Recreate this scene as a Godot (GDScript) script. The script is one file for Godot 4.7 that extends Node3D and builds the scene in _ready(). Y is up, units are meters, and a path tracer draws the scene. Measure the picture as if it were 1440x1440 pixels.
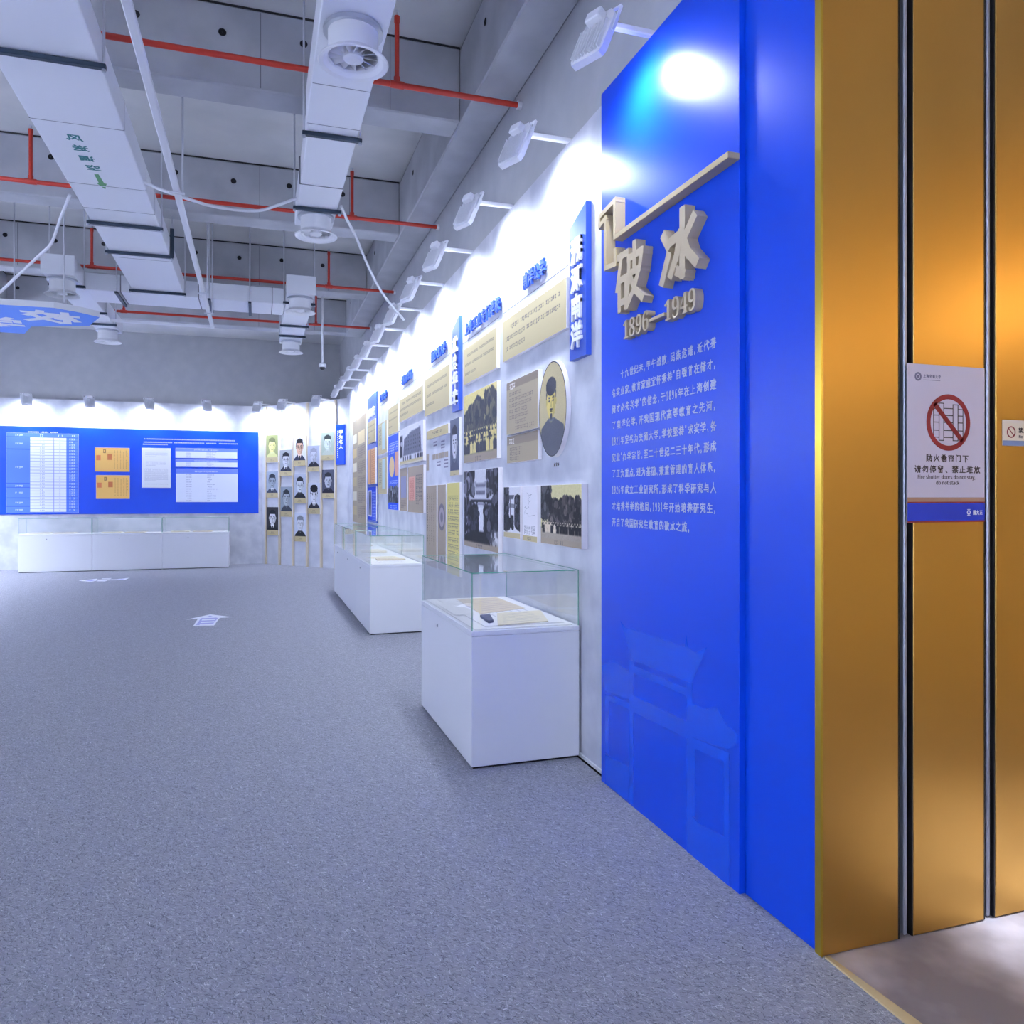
extends Node3D
# An exhibition hall: camera near the blue introduction panel, timeline wall running away on the right.
# World: x to the right of the timeline wall, y up, z towards the camera. The timeline wall runs along z.

# ---- lens of the photograph (1440 x 1440 frame)
const F := 1083.0
const CX := 720.0
const CY := 700.0
const EYE := 1.55
const YAW := 0.31917          # the lens looks this far to the right of -z
var ca := cos(YAW)
var sa := sin(YAW)

# ---- main planes
const WALL_X := 1.84          # timeline wall
const WALL_TOP := 3.76
const BACK_D := 19.1          # far display wall
const BACK_TOP := 3.70
const SLAB_Y := 5.32
const BEAM_Y := 4.69
const GOLD_D := 2.14
const CHAMFER_A := Vector3(0.1, 0, -19.1)
const CHAMFER_B := Vector3(1.84, 0, -16.9)

var wall_f: Transform3D       # frames: x to the viewer's right along the wall, y up, z out of the wall
var back_f: Transform3D
var cham_f: Transform3D
var gold_f: Transform3D
var left_f: Transform3D
var rear_f: Transform3D

var M := {}
var counts := {}
var origin := {}
var rng := RandomNumberGenerator.new()


func _ready() -> void:
	rng.seed = 20240611
	frames()
	camera_and_world()
	materials()
	structure()
	ceiling_services()
	lamps()
	corridor_lamps()
	corridor_fill_spot()
	intro_panel()
	gold_wall()
	showcases()
	timeline()
	back_display()
	portraits()
	small_things()


# =====================================================================  camera, light of the place
func frames() -> void:
	wall_f = Transform3D(Basis(Vector3(0, 0, 1), Vector3.UP, Vector3(-1, 0, 0)), Vector3(WALL_X, 0, 0))
	back_f = Transform3D(Basis.IDENTITY, Vector3(0, 0, -BACK_D))
	var along := (CHAMFER_B - CHAMFER_A).normalized()
	cham_f = Transform3D(Basis(along, Vector3.UP, along.cross(Vector3.UP)), CHAMFER_A)
	gold_f = Transform3D(Basis.IDENTITY, Vector3(0, 0, -GOLD_D))
	left_f = Transform3D(Basis(Vector3(0, 0, -1), Vector3.UP, Vector3(1, 0, 0)), Vector3(-6.6, 0, 0))
	rear_f = Transform3D(Basis(Vector3(-1, 0, 0), Vector3.UP, Vector3(0, 0, -1)), Vector3(0, 0, 6.0))


func camera_and_world() -> void:
	var cam := Camera3D.new()
	cam.name = "camera"
	cam.position = Vector3(0, EYE, 0)
	cam.rotation.y = -YAW
	cam.near = 0.05
	cam.far = 100.0
	cam.projection = Camera3D.PROJECTION_FRUSTUM
	cam.size = 2.0 * cam.near * 720.0 / F
	cam.frustum_offset = Vector2(0, -(720.0 - CY) / F * cam.near)
	add_child(cam)
	cam.current = true
	var we := WorldEnvironment.new()
	we.name = "world_environment"
	var e := Environment.new()
	e.background_mode = Environment.BG_COLOR
	e.background_color = Color(0.02, 0.02, 0.025)
	e.tonemap_mode = Environment.TONE_MAPPER_LINEAR
	e.tonemap_exposure = 2.2
	e.sdfgi_enabled = true
	e.ssao_enabled = true
	e.ssil_enabled = true
	we.environment = e
	add_child(we)


const LAMP_COLOR := Color(0.872, 0.915, 1.0)
const LAMP_ENERGY := 1.18
const BACK_ENERGY := 1.0
const FILL_ENERGY := 14.8  # raised energy of the unseen lamps that fill hall and ceiling
const CORRIDOR_ENERGY := 0.32


# =====================================================================  photograph to place
func ray(px: float, py: float) -> Vector3:
	var u := (px - CX) / F
	return Vector3(u * ca + sa, (CY - py) / F, u * sa - ca)


func at_y(px: float, py: float, y: float) -> Vector3:
	var r := ray(px, py)
	return Vector3(0, EYE, 0) + r * ((y - EYE) / r.y)


func at_d(px: float, py: float, d: float) -> Vector3:
	var r := ray(px, py)
	return Vector3(0, EYE, 0) + r * (-d / r.z)


# where the sight line through a pixel meets the plane z = off of a frame, in that frame
func hit(f: Transform3D, px: float, py: float, off := 0.0) -> Vector2:
	var inv := f.affine_inverse()
	var o := inv * Vector3(0, EYE, 0)
	var r := inv.basis * ray(px, py)
	var p := o + r * ((off - o.z) / r.z)
	return Vector2(p.x, p.y)


# =====================================================================  mesh helpers
func T() -> SurfaceTool:
	var st := SurfaceTool.new()
	st.begin(Mesh.PRIMITIVE_TRIANGLES)
	return st


func tri(st: SurfaceTool, a: Vector3, b: Vector3, c: Vector3, n: Vector3) -> void:
	var q := [a, b, c]
	if (b - a).cross(c - a).dot(n) > 0.0:
		q = [a, c, b]
	for v in q:
		st.set_normal(n)
		st.set_uv(Vector2.ZERO)
		st.add_vertex(v)


func quad(st: SurfaceTool, a: Vector3, b: Vector3, c: Vector3, d: Vector3, n := Vector3.ZERO) -> void:
	if n == Vector3.ZERO:
		n = (b - a).cross(d - a).normalized()
	tri(st, a, b, c, n)
	tri(st, a, c, d, n)


# a picture rectangle: top left, top right, bottom right, bottom left
func uvquad(st: SurfaceTool, tl: Vector3, tr: Vector3, br: Vector3, bl: Vector3, n: Vector3) -> void:
	var vs := [tl, tr, br, tl, br, bl]
	var us := [Vector2(0, 0), Vector2(1, 0), Vector2(1, 1), Vector2(0, 0), Vector2(1, 1), Vector2(0, 1)]
	if (tr - tl).cross(br - tl).dot(n) > 0.0:
		vs = [tl, br, tr, tl, bl, br]
		us = [Vector2(0, 0), Vector2(1, 1), Vector2(1, 0), Vector2(0, 0), Vector2(0, 1), Vector2(1, 1)]
	for i in 6:
		st.set_normal(n)
		st.set_uv(us[i])
		st.add_vertex(vs[i])


# box with chamfered edges, in the axes of xf, from lo to hi
func cbox(st: SurfaceTool, lo: Vector3, hi: Vector3, ch := 0.0, xf := Transform3D.IDENTITY) -> void:
	var c := (lo + hi) * 0.5
	var h := (hi - lo) * 0.5
	ch = minf(ch, minf(h.x, minf(h.y, h.z)) * 0.9)
	var t := [xf.basis.x.normalized(), xf.basis.y.normalized(), xf.basis.z.normalized()]
	for ax in 3:
		var u := (ax + 1) % 3
		var v := (ax + 2) % 3
		for s in [-1.0, 1.0]:
			var p := []
			for k in [[-1, -1], [1, -1], [1, 1], [-1, 1]]:
				var q := Vector3.ZERO
				q[ax] = s * h[ax]
				q[u] = k[0] * (h[u] - ch)
				q[v] = k[1] * (h[v] - ch)
				p.append(xf * (c + q))
			var n: Vector3 = t[ax] * s
			quad(st, p[0], p[1], p[2], p[3], n)
	if ch <= 0.0:
		return
	for ax in 3:                     # twelve bevels
		var u := (ax + 1) % 3
		var v := (ax + 2) % 3
		for su in [-1.0, 1.0]:
			for sv in [-1.0, 1.0]:
				var p := []
				for k in [[-1, 0], [1, 0], [1, 1], [-1, 1]]:
					var q := Vector3.ZERO
					q[ax] = k[0] * (h[ax] - ch)
					q[u] = su * (h[u] - (ch if k[1] == 0 else 0.0))
					q[v] = sv * (h[v] - (0.0 if k[1] == 0 else ch))
					p.append(xf * (c + q))
				var n: Vector3 = (t[u] * su + t[v] * sv).normalized()
				quad(st, p[0], p[1], p[2], p[3], n)
	for sx in [-1.0, 1.0]:
		for sy in [-1.0, 1.0]:
			for sz in [-1.0, 1.0]:
				var p := []
				for k in 3:
					var q := Vector3(sx * (h.x - ch), sy * (h.y - ch), sz * (h.z - ch))
					q[k] = [sx, sy, sz][k] * h[k]
					p.append(xf * (c + q))
				tri(st, p[0], p[1], p[2], (t[0] * sx + t[1] * sy + t[2] * sz).normalized())


func tube(st: SurfaceTool, pts: Array, r: float, n := 10, caps := true) -> void:
	var rings := []
	var up := Vector3.UP
	for i in pts.size():
		var dir: Vector3
		if i == 0:
			dir = pts[1] - pts[0]
		elif i == pts.size() - 1:
			dir = pts[i] - pts[i - 1]
		else:
			dir = (pts[i] - pts[i - 1]).normalized() + (pts[i + 1] - pts[i]).normalized()
		dir = dir.normalized()
		if absf(dir.dot(up)) > 0.95:
			up = Vector3.RIGHT
		var s := dir.cross(up).normalized()
		up = s.cross(dir).normalized()
		var ring := []
		for k in n:
			var a := TAU * k / n
			ring.append([pts[i] + (s * cos(a) + up * sin(a)) * r, s * cos(a) + up * sin(a)])
		rings.append(ring)
	for i in pts.size() - 1:
		for k in n:
			var j := (k + 1) % n
			smooth4(st, rings[i][k], rings[i][j], rings[i + 1][j], rings[i + 1][k])
	if caps:
		for e in [[0, 1], [pts.size() - 1, pts.size() - 2]]:
			var nn: Vector3 = (pts[e[0]] - pts[e[1]]).normalized()
			for k in range(1, n - 1):
				tri(st, rings[e[0]][0][0], rings[e[0]][k][0], rings[e[0]][k + 1][0], nn)


func smooth3(st: SurfaceTool, a: Array, b: Array, c: Array) -> void:
	var q := [a, b, c]
	var nn: Vector3 = a[1] + b[1] + c[1]
	if (b[0] - a[0]).cross(c[0] - a[0]).dot(nn) > 0.0:
		q = [a, c, b]
	for v in q:
		st.set_normal(v[1])
		st.set_uv(Vector2.ZERO)
		st.add_vertex(v[0])


func smooth4(st: SurfaceTool, a: Array, b: Array, c: Array, d: Array) -> void:
	smooth3(st, a, b, c)
	smooth3(st, a, c, d)


# turned shape about y: points (radius, height); side = +1 outward normals for a profile running upwards
func lathe(st: SurfaceTool, prof: Array, n: int, at: Vector3) -> void:
	for i in prof.size() - 1:
		var p: Vector2 = prof[i]
		var q: Vector2 = prof[i + 1]
		var d := (q - p).normalized()
		var nr := Vector2(d.y, -d.x)
		for k in n:
			var a0 := TAU * k / n
			var a1 := TAU * (k + 1) / n
			var e0 := Vector3(cos(a0), 0, sin(a0))
			var e1 := Vector3(cos(a1), 0, sin(a1))
			var y := Vector3.UP
			smooth4(st, [at + e0 * p.x + y * p.y, e0 * nr.x + y * nr.y], [at + e1 * p.x + y * p.y, e1 * nr.x + y * nr.y], [at + e1 * q.x + y * q.y, e1 * nr.x + y * nr.y], [at + e0 * q.x + y * q.y, e0 * nr.x + y * nr.y])


# polygon in the xy plane of xf, from z0 (back) to z1 (front)
func prism(st: SurfaceTool, poly: Array, xf: Transform3D, z0: float, z1: float) -> void:
	var pk := PackedVector2Array(poly)
	var idx := Geometry2D.triangulate_polygon(pk)
	var nz := xf.basis.z.normalized()
	for i in range(0, idx.size(), 3):
		var a := pk[idx[i]]
		var b := pk[idx[i + 1]]
		var c := pk[idx[i + 2]]
		tri(st, xf * Vector3(a.x, a.y, z1), xf * Vector3(b.x, b.y, z1), xf * Vector3(c.x, c.y, z1), nz)
		if z1 > z0:
			tri(st, xf * Vector3(a.x, a.y, z0), xf * Vector3(b.x, b.y, z0), xf * Vector3(c.x, c.y, z0), -nz)
	if z1 <= z0:
		return
	var cw := -1.0 if Geometry2D.is_polygon_clockwise(pk) else 1.0
	for i in pk.size():
		var a := pk[i]
		var b := pk[(i + 1) % pk.size()]
		var o := Vector2(b.y - a.y, a.x - b.x).normalized() * cw
		var n := (xf.basis.x * o.x + xf.basis.y * o.y).normalized()
		quad(st, xf * Vector3(a.x, a.y, z0), xf * Vector3(b.x, b.y, z0), xf * Vector3(b.x, b.y, z1), xf * Vector3(a.x, a.y, z1), n)


# a straight bar of width w along a polyline in the xy plane of xf (lettering strokes, frames)
func bars(st: SurfaceTool, pts: Array, w: float, xf: Transform3D, z0: float, z1: float, grow := 1.0) -> void:
	for i in pts.size() - 1:
		var a: Vector2 = pts[i]
		var b: Vector2 = pts[i + 1]
		var d := (b - a).normalized()
		var s := Vector2(-d.y, d.x) * w * 0.5
		var g := d * w * 0.5 * grow
		prism(st, [a - g - s, b + g - s, b + g + s, a - g + s], xf, z0, z1)


func numbered(called: String) -> String:
	counts[called] = counts.get(called, -1) + 1
	return called if counts[called] == 0 else "%s_%03d" % [called, counts[called]]


func thing(called: String, label: String, category: String, at := Vector3.ZERO, group := "") -> Node3D:
	var o := Node3D.new()
	o.name = numbered(called)
	add_child(o)
	o.position = at
	origin[o] = at
	o.set_meta("label", label)
	o.set_meta("category", category)
	if group != "":
		o.set_meta("group", group)
	return o


# mesh given in world coordinates, hung under a thing (or under a part of it)
func part(called: String, st: SurfaceTool, m: Material, parent: Node3D = null, local := false) -> MeshInstance3D:
	var o := MeshInstance3D.new()
	o.name = called
	o.mesh = st.commit()
	o.material_override = m
	if parent == null:
		o.name = numbered(called)
		add_child(o)
		origin[o] = Vector3.ZERO
		return o
	parent.add_child(o, true)
	if not local:
		o.position = -origin.get(parent, Vector3.ZERO)
	origin[o] = Vector3.ZERO
	return o


func struct(called: String, st: SurfaceTool, m: Material) -> MeshInstance3D:
	var o := part(called, st, m)
	o.set_meta("kind", "structure")
	return o


func twin(o: Node3D, at: Vector3, turn := 0.0) -> Node3D:
	var base: String = o.name
	base = base.trim_suffix("_" + base.get_slice("_", base.get_slice_count("_") - 1)) if base.right(3).is_valid_int() else base
	var c: Node3D = o.duplicate()
	c.name = numbered(base)
	add_child(c)
	c.position = at
	c.rotation.y = o.rotation.y + turn
	origin[c] = at
	return c


# =====================================================================  materials
func mat(col: Color, rough := 0.7, metal := 0.0) -> StandardMaterial3D:
	var m := StandardMaterial3D.new()
	m.albedo_color = col
	m.roughness = rough
	m.metallic = metal
	return m


func picture(img: Image, rough := 0.6) -> StandardMaterial3D:
	var m := mat(Color.WHITE, rough)
	m.albedo_texture = ImageTexture.create_from_image(img)
	m.texture_repeat = false
	m.metallic_specular = 0.3
	return m


func noise_tex(size: int, freq: float, lo: Color, hi: Color, oct := 4, sd := 1, p := [0.0, 1.0]) -> NoiseTexture2D:
	var n := FastNoiseLite.new()
	n.seed = sd
	n.noise_type = FastNoiseLite.TYPE_SIMPLEX_SMOOTH
	n.frequency = freq
	n.fractal_octaves = oct
	var g := Gradient.new()
	g.offsets = PackedFloat32Array(p)
	g.colors = PackedColorArray([lo, hi])
	var t := NoiseTexture2D.new()
	t.width = size
	t.height = size
	t.seamless = true
	t.noise = n
	t.color_ramp = g
	return t


func triplanar(m: StandardMaterial3D, tex: Texture2D, scale: float) -> StandardMaterial3D:
	m.albedo_texture = tex
	m.uv1_triplanar = true
	m.uv1_world_triplanar = true
	m.uv1_scale = Vector3.ONE * scale
	return m


# short tufts of several greys, laid in all directions
func carpet_image() -> Image:
	var s := 768
	var img := Image.create(s, s, false, Image.FORMAT_RGB8)
	img.fill(Color8(139, 140, 150))
	for i in 40000:
		var x := rng.randf() * s
		var y := rng.randf() * s
		var a := rng.randfn(0.9, 0.6)
		var l := rng.randi_range(4, 12)
		var t := rng.randfn(0.0, 1.0)
		var v := 0.535 + 0.115 * t
		var c := Color(v - 0.006, v - 0.002, v + 0.036)
		if rng.randf() < 0.03:
			c = Color(0.72, 0.71, 0.72)
		elif rng.randf() < 0.04:
			c = Color(0.32, 0.32, 0.36)
		for k in l:
			img.set_pixel(posmod(int(x + cos(a) * k), s), posmod(int(y + sin(a) * k), s), c)
	return img


func materials() -> void:
	M.cement = triplanar(mat(Color.WHITE, 0.6), noise_tex(512, 0.009, Color8(184, 187, 199), Color8(208, 210, 218), 5, 3, [0.2, 0.8]), 0.5)
	M.concrete = triplanar(mat(Color.WHITE, 0.85), noise_tex(512, 0.008, Color8(172, 174, 180), Color8(189, 191, 196), 5, 7, [0.15, 0.85]), 0.35)
	M.slab = triplanar(mat(Color.WHITE, 0.85), noise_tex(512, 0.006, Color8(202, 203, 203), Color8(214, 214, 213), 5, 9, [0.2, 0.8]), 0.3)
	M.plaster = triplanar(mat(Color.WHITE, 0.9), noise_tex(256, 0.02, Color8(168, 170, 175), Color8(174, 176, 180), 3, 11, [0.2, 0.8]), 0.5)
	M.floor_concrete = triplanar(mat(Color.WHITE, 0.55), noise_tex(512, 0.007, Color8(150, 143, 147), Color8(204, 197, 202), 5, 13, [0.25, 0.75]), 0.5)
	M.carpet = triplanar(mat(Color.WHITE, 0.95), ImageTexture.create_from_image(carpet_image()), 0.75)
	M.warm_wall = mat(Color8(222, 196, 140), 0.6)
	M.blue = mat(Color8(10, 72, 212), 0.32)
	M.blue.metallic_specular = 0.38
	M.blue_deep = mat(Color8(0, 52, 200), 0.3)
	M.blue_print = mat(Color8(8, 82, 222), 0.27)
	M.blue_sign = mat(Color8(44, 82, 188), 0.35)
	M.blue_film = mat(Color8(62, 134, 238), 0.4)
	M.blue_letter = mat(Color8(46, 88, 190), 0.5)
	M.white = mat(Color8(226, 227, 230), 0.5)
	M.case_white = mat(Color8(226, 227, 232), 0.4)
	M.board_core = mat(Color8(232, 228, 232), 0.6)
	M.beige = mat(Color8(190, 172, 140), 0.5)
	M.beige_dark = mat(Color8(194, 174, 132), 0.5)
	M.text_beige = mat(Color8(190, 196, 214), 0.6)
	M.letter_white = mat(Color8(236, 236, 240), 0.5)
	M.black = mat(Color8(14, 14, 18), 0.4)
	M.dark_steel = mat(Color8(44, 58, 74), 0.45, 0.4)
	M.hole = mat(Color8(24, 25, 30), 0.9)
	M.joint = mat(Color8(48, 49, 52), 0.9)
	M.seam = mat(Color8(120, 122, 130), 0.7)
	M.duct = mat(Color8(228, 230, 236), 0.42)
	M.duct_side = M.duct
	M.zinc = mat(Color8(196, 200, 208), 0.28, 0.9)
	M.rod = mat(Color8(206, 208, 214), 0.45, 0.3)
	M.pipe_red = mat(Color8(196, 52, 34), 0.38)
	M.cable = mat(Color8(222, 223, 228), 0.5)
	M.lamp_white = mat(Color8(240, 241, 246), 0.4)
	M.gold = mat(Color8(208, 162, 84), 0.34, 1.0)
	M.gold_edge = mat(Color8(214, 180, 70), 0.3, 1.0)
	M.rail = mat(Color8(170, 172, 182), 0.4, 0.6)
	M.slat = mat(Color8(206, 192, 168), 0.6)
	M.paper = mat(Color8(226, 214, 176), 0.7)
	M.paper_white = mat(Color8(232, 230, 226), 0.7)
	M.paper_tan = mat(Color8(208, 190, 156), 0.7)
	M.book_blue = mat(Color8(24, 30, 66), 0.5)
	M.red_mark = mat(Color8(140, 26, 36), 0.5)
	M.ink = mat(Color8(58, 44, 42), 0.6)
	M.sign_white = mat(Color8(214, 206, 222), 0.5)
	M.sign_tan = mat(Color8(168, 132, 110), 0.5)
	M.sign_blue = mat(Color8(28, 58, 190), 0.45)
	M.ink_grey = mat(Color8(120, 116, 140), 0.6)
	M.green = mat(Color8(92, 150, 104), 0.7)
	M.teal = mat(Color8(52, 124, 128), 0.7)
	M.threshold = mat(Color8(206, 186, 142), 0.5)
	M.sticker_white = mat(Color8(222, 222, 232), 0.6)
	M.sticker_blue = mat(Color8(158, 160, 208), 0.6)
	M.glow = mat(Color8(255, 255, 255), 0.4)
	M.glow.emission_enabled = true
	M.glow.emission = Color(0.97, 0.98, 1.0)
	M.glow.emission_energy_multiplier = 2.2
	M.warm_glow = mat(Color8(255, 250, 235), 0.4)
	M.warm_glow.emission_enabled = true
	M.warm_glow.emission = Color(1.0, 0.86, 0.62)
	M.warm_glow.emission_energy_multiplier = 2.0
	var g := mat(Color(0.93, 0.98, 0.96, 0.06), 0.02)
	g.transparency = BaseMaterial3D.TRANSPARENCY_ALPHA
	M.glass = g
	M.glass_edge = mat(Color8(64, 150, 120), 0.15)


# =====================================================================  structure of the hall
func slab_box(called: String, lo: Vector3, hi: Vector3, m: Material) -> MeshInstance3D:
	var st := T()
	cbox(st, lo, hi)
	return struct(called, st, m)


const BEAMS := [0.45, 3.35, 6.25, 9.15, 12.05, 14.95]


func structure() -> void:
	slab_box("floor", Vector3(-7.0, -0.12, -19.6), Vector3(1.815, 0, 6.3), M.carpet)
	slab_box("floor_corridor", Vector3(1.815, -0.12, -2.3), Vector3(5.6, -0.004, 6.3), M.floor_concrete)
	slab_box("ceiling", Vector3(-7.0, SLAB_Y, -19.6), Vector3(5.6, SLAB_Y + 0.2, 6.3), M.slab)
	# plaster walls that carry the ceiling
	slab_box("wall_right", Vector3(1.93, 0, -19.6), Vector3(2.08, SLAB_Y, -2.3), M.plaster)
	slab_box("wall_back", Vector3(-7.0, 0, -19.6), Vector3(1.93, SLAB_Y, -19.35), M.plaster)
	slab_box("wall_left", Vector3(-7.0, 0, -19.35), Vector3(-6.75, SLAB_Y, 6.3), M.plaster)
	slab_box("wall_rear", Vector3(-6.75, 0, 6.1), Vector3(5.6, SLAB_Y, 6.3), M.plaster)
	slab_box("wall_corridor", Vector3(5.3, 0, -2.3), Vector3(5.6, SLAB_Y, 6.1), M.plaster)
	slab_box("wall_corridor_lining", Vector3(5.22, 0, -2.13), Vector3(5.3, 4.15, 6.1), M.warm_wall)
	# display walls with a cement finish
	slab_box("wall_timeline", Vector3(WALL_X, 0, -16.95), Vector3(1.93, WALL_TOP, -3.851), M.cement)
	slab_box("wall_display_back", Vector3(-6.75, 0, -19.35), Vector3(0.12, BACK_TOP, -BACK_D), M.cement)
	slab_box("wall_display_left", Vector3(-6.75, 0, -19.1), Vector3(-6.6, WALL_TOP, 6.1), M.cement)
	slab_box("wall_display_rear", Vector3(-6.6, 0, 6.0), Vector3(1.9, WALL_TOP, 6.1), M.cement)
	var st := T()
	cbox(st, Vector3(-0.06, 0, -0.1), Vector3((CHAMFER_B - CHAMFER_A).length() + 0.06, BACK_TOP, 0), 0.0, cham_f)
	struct("wall_portraits", st, M.cement)
	# concrete beams with the holes of the formwork ties
	for i in BEAMS.size():
		var d: float = BEAMS[i]
		st = T()
		cbox(st, Vector3(-6.75, BEAM_Y, -d - 0.3), Vector3(1.61, SLAB_Y - 0.015, -d), 0.012)
		var b := struct("trim_beam", st, M.concrete)
		st = T()
		cbox(st, Vector3(-6.75, SLAB_Y - 0.015, -d - 0.29), Vector3(1.61, SLAB_Y, -d - 0.006))
		part("joint_line", st, M.joint, b)
		if d < 6.0:
			continue
		for k in 11:
			var x := -4.44 + 0.598 * k + (0.14 if k == 10 else 0.0)
			if x > 1.55:
				continue
			st = T()
			lathe(st, [Vector2(0.001, 0.0), Vector2(0.016, 0.0), Vector2(0.024, 0.004), Vector2(0.03, 0.001)], 14, Vector3.ZERO)
			var h := part("tie_hole", st, M.hole, b)
			h.rotation.x = PI / 2
			h.position = Vector3(x, 5.11 - 0.02 * (k % 2), -d + 0.0005)
		for x in [-3.1, -1.35, 0.02, 1.02]:          # board joints left by the formwork
			st = T()
			cbox(st, Vector3(x, BEAM_Y + 0.02, -d), Vector3(x + 0.006, SLAB_Y - 0.03, -d + 0.0015))
			part("formwork_joint", st, M.seam, b)
	for s in [[1.61, 1.93], [-4.6, -4.0]]:
		st = T()
		cbox(st, Vector3(s[0], BEAM_Y - 0.004, -15.25), Vector3(s[1], SLAB_Y - 0.015, 6.1), 0.012)
		var b := struct("trim_beam", st, M.concrete)
		st = T()
		cbox(st, Vector3(s[0] + 0.01, SLAB_Y - 0.015, -15.24), Vector3(s[1] - 0.01, SLAB_Y, 6.1))
		part("joint_line", st, M.joint, b)
		if s[0] > 0:
			for d in [4.6, 5.5, 7.2, 8.3, 10.2, 11.2, 13.2, 14.2]:
				st = T()
				lathe(st, [Vector2(0.001, 0.0), Vector2(0.016, 0.0), Vector2(0.024, 0.004), Vector2(0.03, 0.001)], 14, Vector3.ZERO)
				var h := part("tie_hole", st, M.hole, b)
				h.rotation.z = PI / 2
				h.position = Vector3(1.6095, 5.09, -d)
	# edge strip where carpet meets the bare floor
	st = T()
	prism(st, [Vector2(1.813, 2.13), Vector2(1.83, 2.13), Vector2(1.93, 0.6), Vector2(1.96, -6.0), Vector2(1.80, -6.0), Vector2(1.80, 0.6)], Transform3D(Basis(Vector3(1, 0, 0), Vector3(0, 0, -1), Vector3(0, 1, 0)), Vector3.ZERO), -0.003, 0.006)
	var th := part("threshold_strip", st, M.threshold)
	th.set_meta("label", "pale beige threshold strip between grey carpet and bare concrete floor")
	th.set_meta("category", "threshold")
	# thin skirting line along the foot of the timeline wall
	slab_box("baseboard_timeline", Vector3(WALL_X - 0.008, 0, -16.9), Vector3(WALL_X, 0.02, -3.87), M.white)


# =====================================================================  ducts, pipes, cables
func sprinkler(px_d: float, risers: Array, nth: String) -> void:
	var y := 4.575
	var o := thing("sprinkler_pipe", "red sprinkler pipe crossing the ceiling, %s from the entrance" % nth, "pipe", Vector3(-2, y, -px_d), "red sprinkler pipes")
	var st := T()
	tube(st, [Vector3(-6.7, y, -px_d), Vector3(1.92, y, -px_d)], 0.021, 12)
	part("pipe", st, M.pipe_red, o)
	for x in risers:
		st = T()
		tube(st, [Vector3(x, y, -px_d), Vector3(x, 5.06, -px_d)], 0.017, 10)
		tube(st, [Vector3(x - 0.05, y, -px_d), Vector3(x + 0.05, y, -px_d)], 0.027, 12)
		tube(st, [Vector3(x, y, -px_d), Vector3(x, y + 0.055, -px_d)], 0.024, 12)
		tube(st, [Vector3(x, 5.03, -px_d), Vector3(x, 5.075, -px_d)], 0.021, 10)
		var r := part("riser", st, M.pipe_red, o)
		st = T()
		tube(st, [Vector3(x, 5.075, -px_d), Vector3(x, 5.105, -px_d)], 0.011, 8)
		lathe(st, [Vector2(0.001, -0.002), Vector2(0.022, 0.0), Vector2(0.001, 0.004)], 10, Vector3(x, 5.112, -px_d))
		part("sprinkler_head", st, M.zinc, r)
	st = T()
	tube(st, [Vector3(1.9, y, -px_d), Vector3(1.93, y, -px_d)], 0.034, 14)
	part("wall_collar", st, M.white, o)


# straight duct along z: box with folded seams and flanges
func duct_run(st: SurfaceTool, x0: float, x1: float, y0: float, y1: float, d0: float, d1: float) -> void:
	cbox(st, Vector3(x0, y0, -d1), Vector3(x1, y1, -d0), 0.006)


func seam_at(o: Node3D, x0: float, x1: float, y0: float, y1: float, d: float) -> void:
	var st := T()
	cbox(st, Vector3(x0 - 0.003, y0 - 0.003, -d - 0.006), Vector3(x1 + 0.003, y1 + 0.003, -d + 0.006), 0.002)
	part("folded_seam", st, M.duct, o)
	st = T()
	cbox(st, Vector3(x0 - 0.0015, y0 - 0.0015, -d + 0.006), Vector3(x1 + 0.0015, y1 + 0.0015, -d + 0.011))
	part("seam_gap", st, M.seam, o)


func hanger(o: Node3D, x0: float, x1: float, y: float, d: float, top := SLAB_Y) -> void:
	var st := T()
	cbox(st, Vector3(x0 - 0.035, y - 0.034, -d - 0.02), Vector3(x1 + 0.035, y - 0.004, -d + 0.02), 0.003)
	part("hanger_bar", st, M.dark_steel, o)
	for x in [x0 - 0.022, x1 + 0.022]:
		st = T()
		tube(st, [Vector3(x, y - 0.045, -d), Vector3(x, top, -d)], 0.0085, 8)
		part("hanger_rod", st, M.rod, o)
		st = T()
		tube(st, [Vector3(x, y - 0.05, -d), Vector3(x, y - 0.034, -d)], 0.014, 6)
		part("nut", st, M.zinc, o)


var diffuser_source: Node3D


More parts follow.
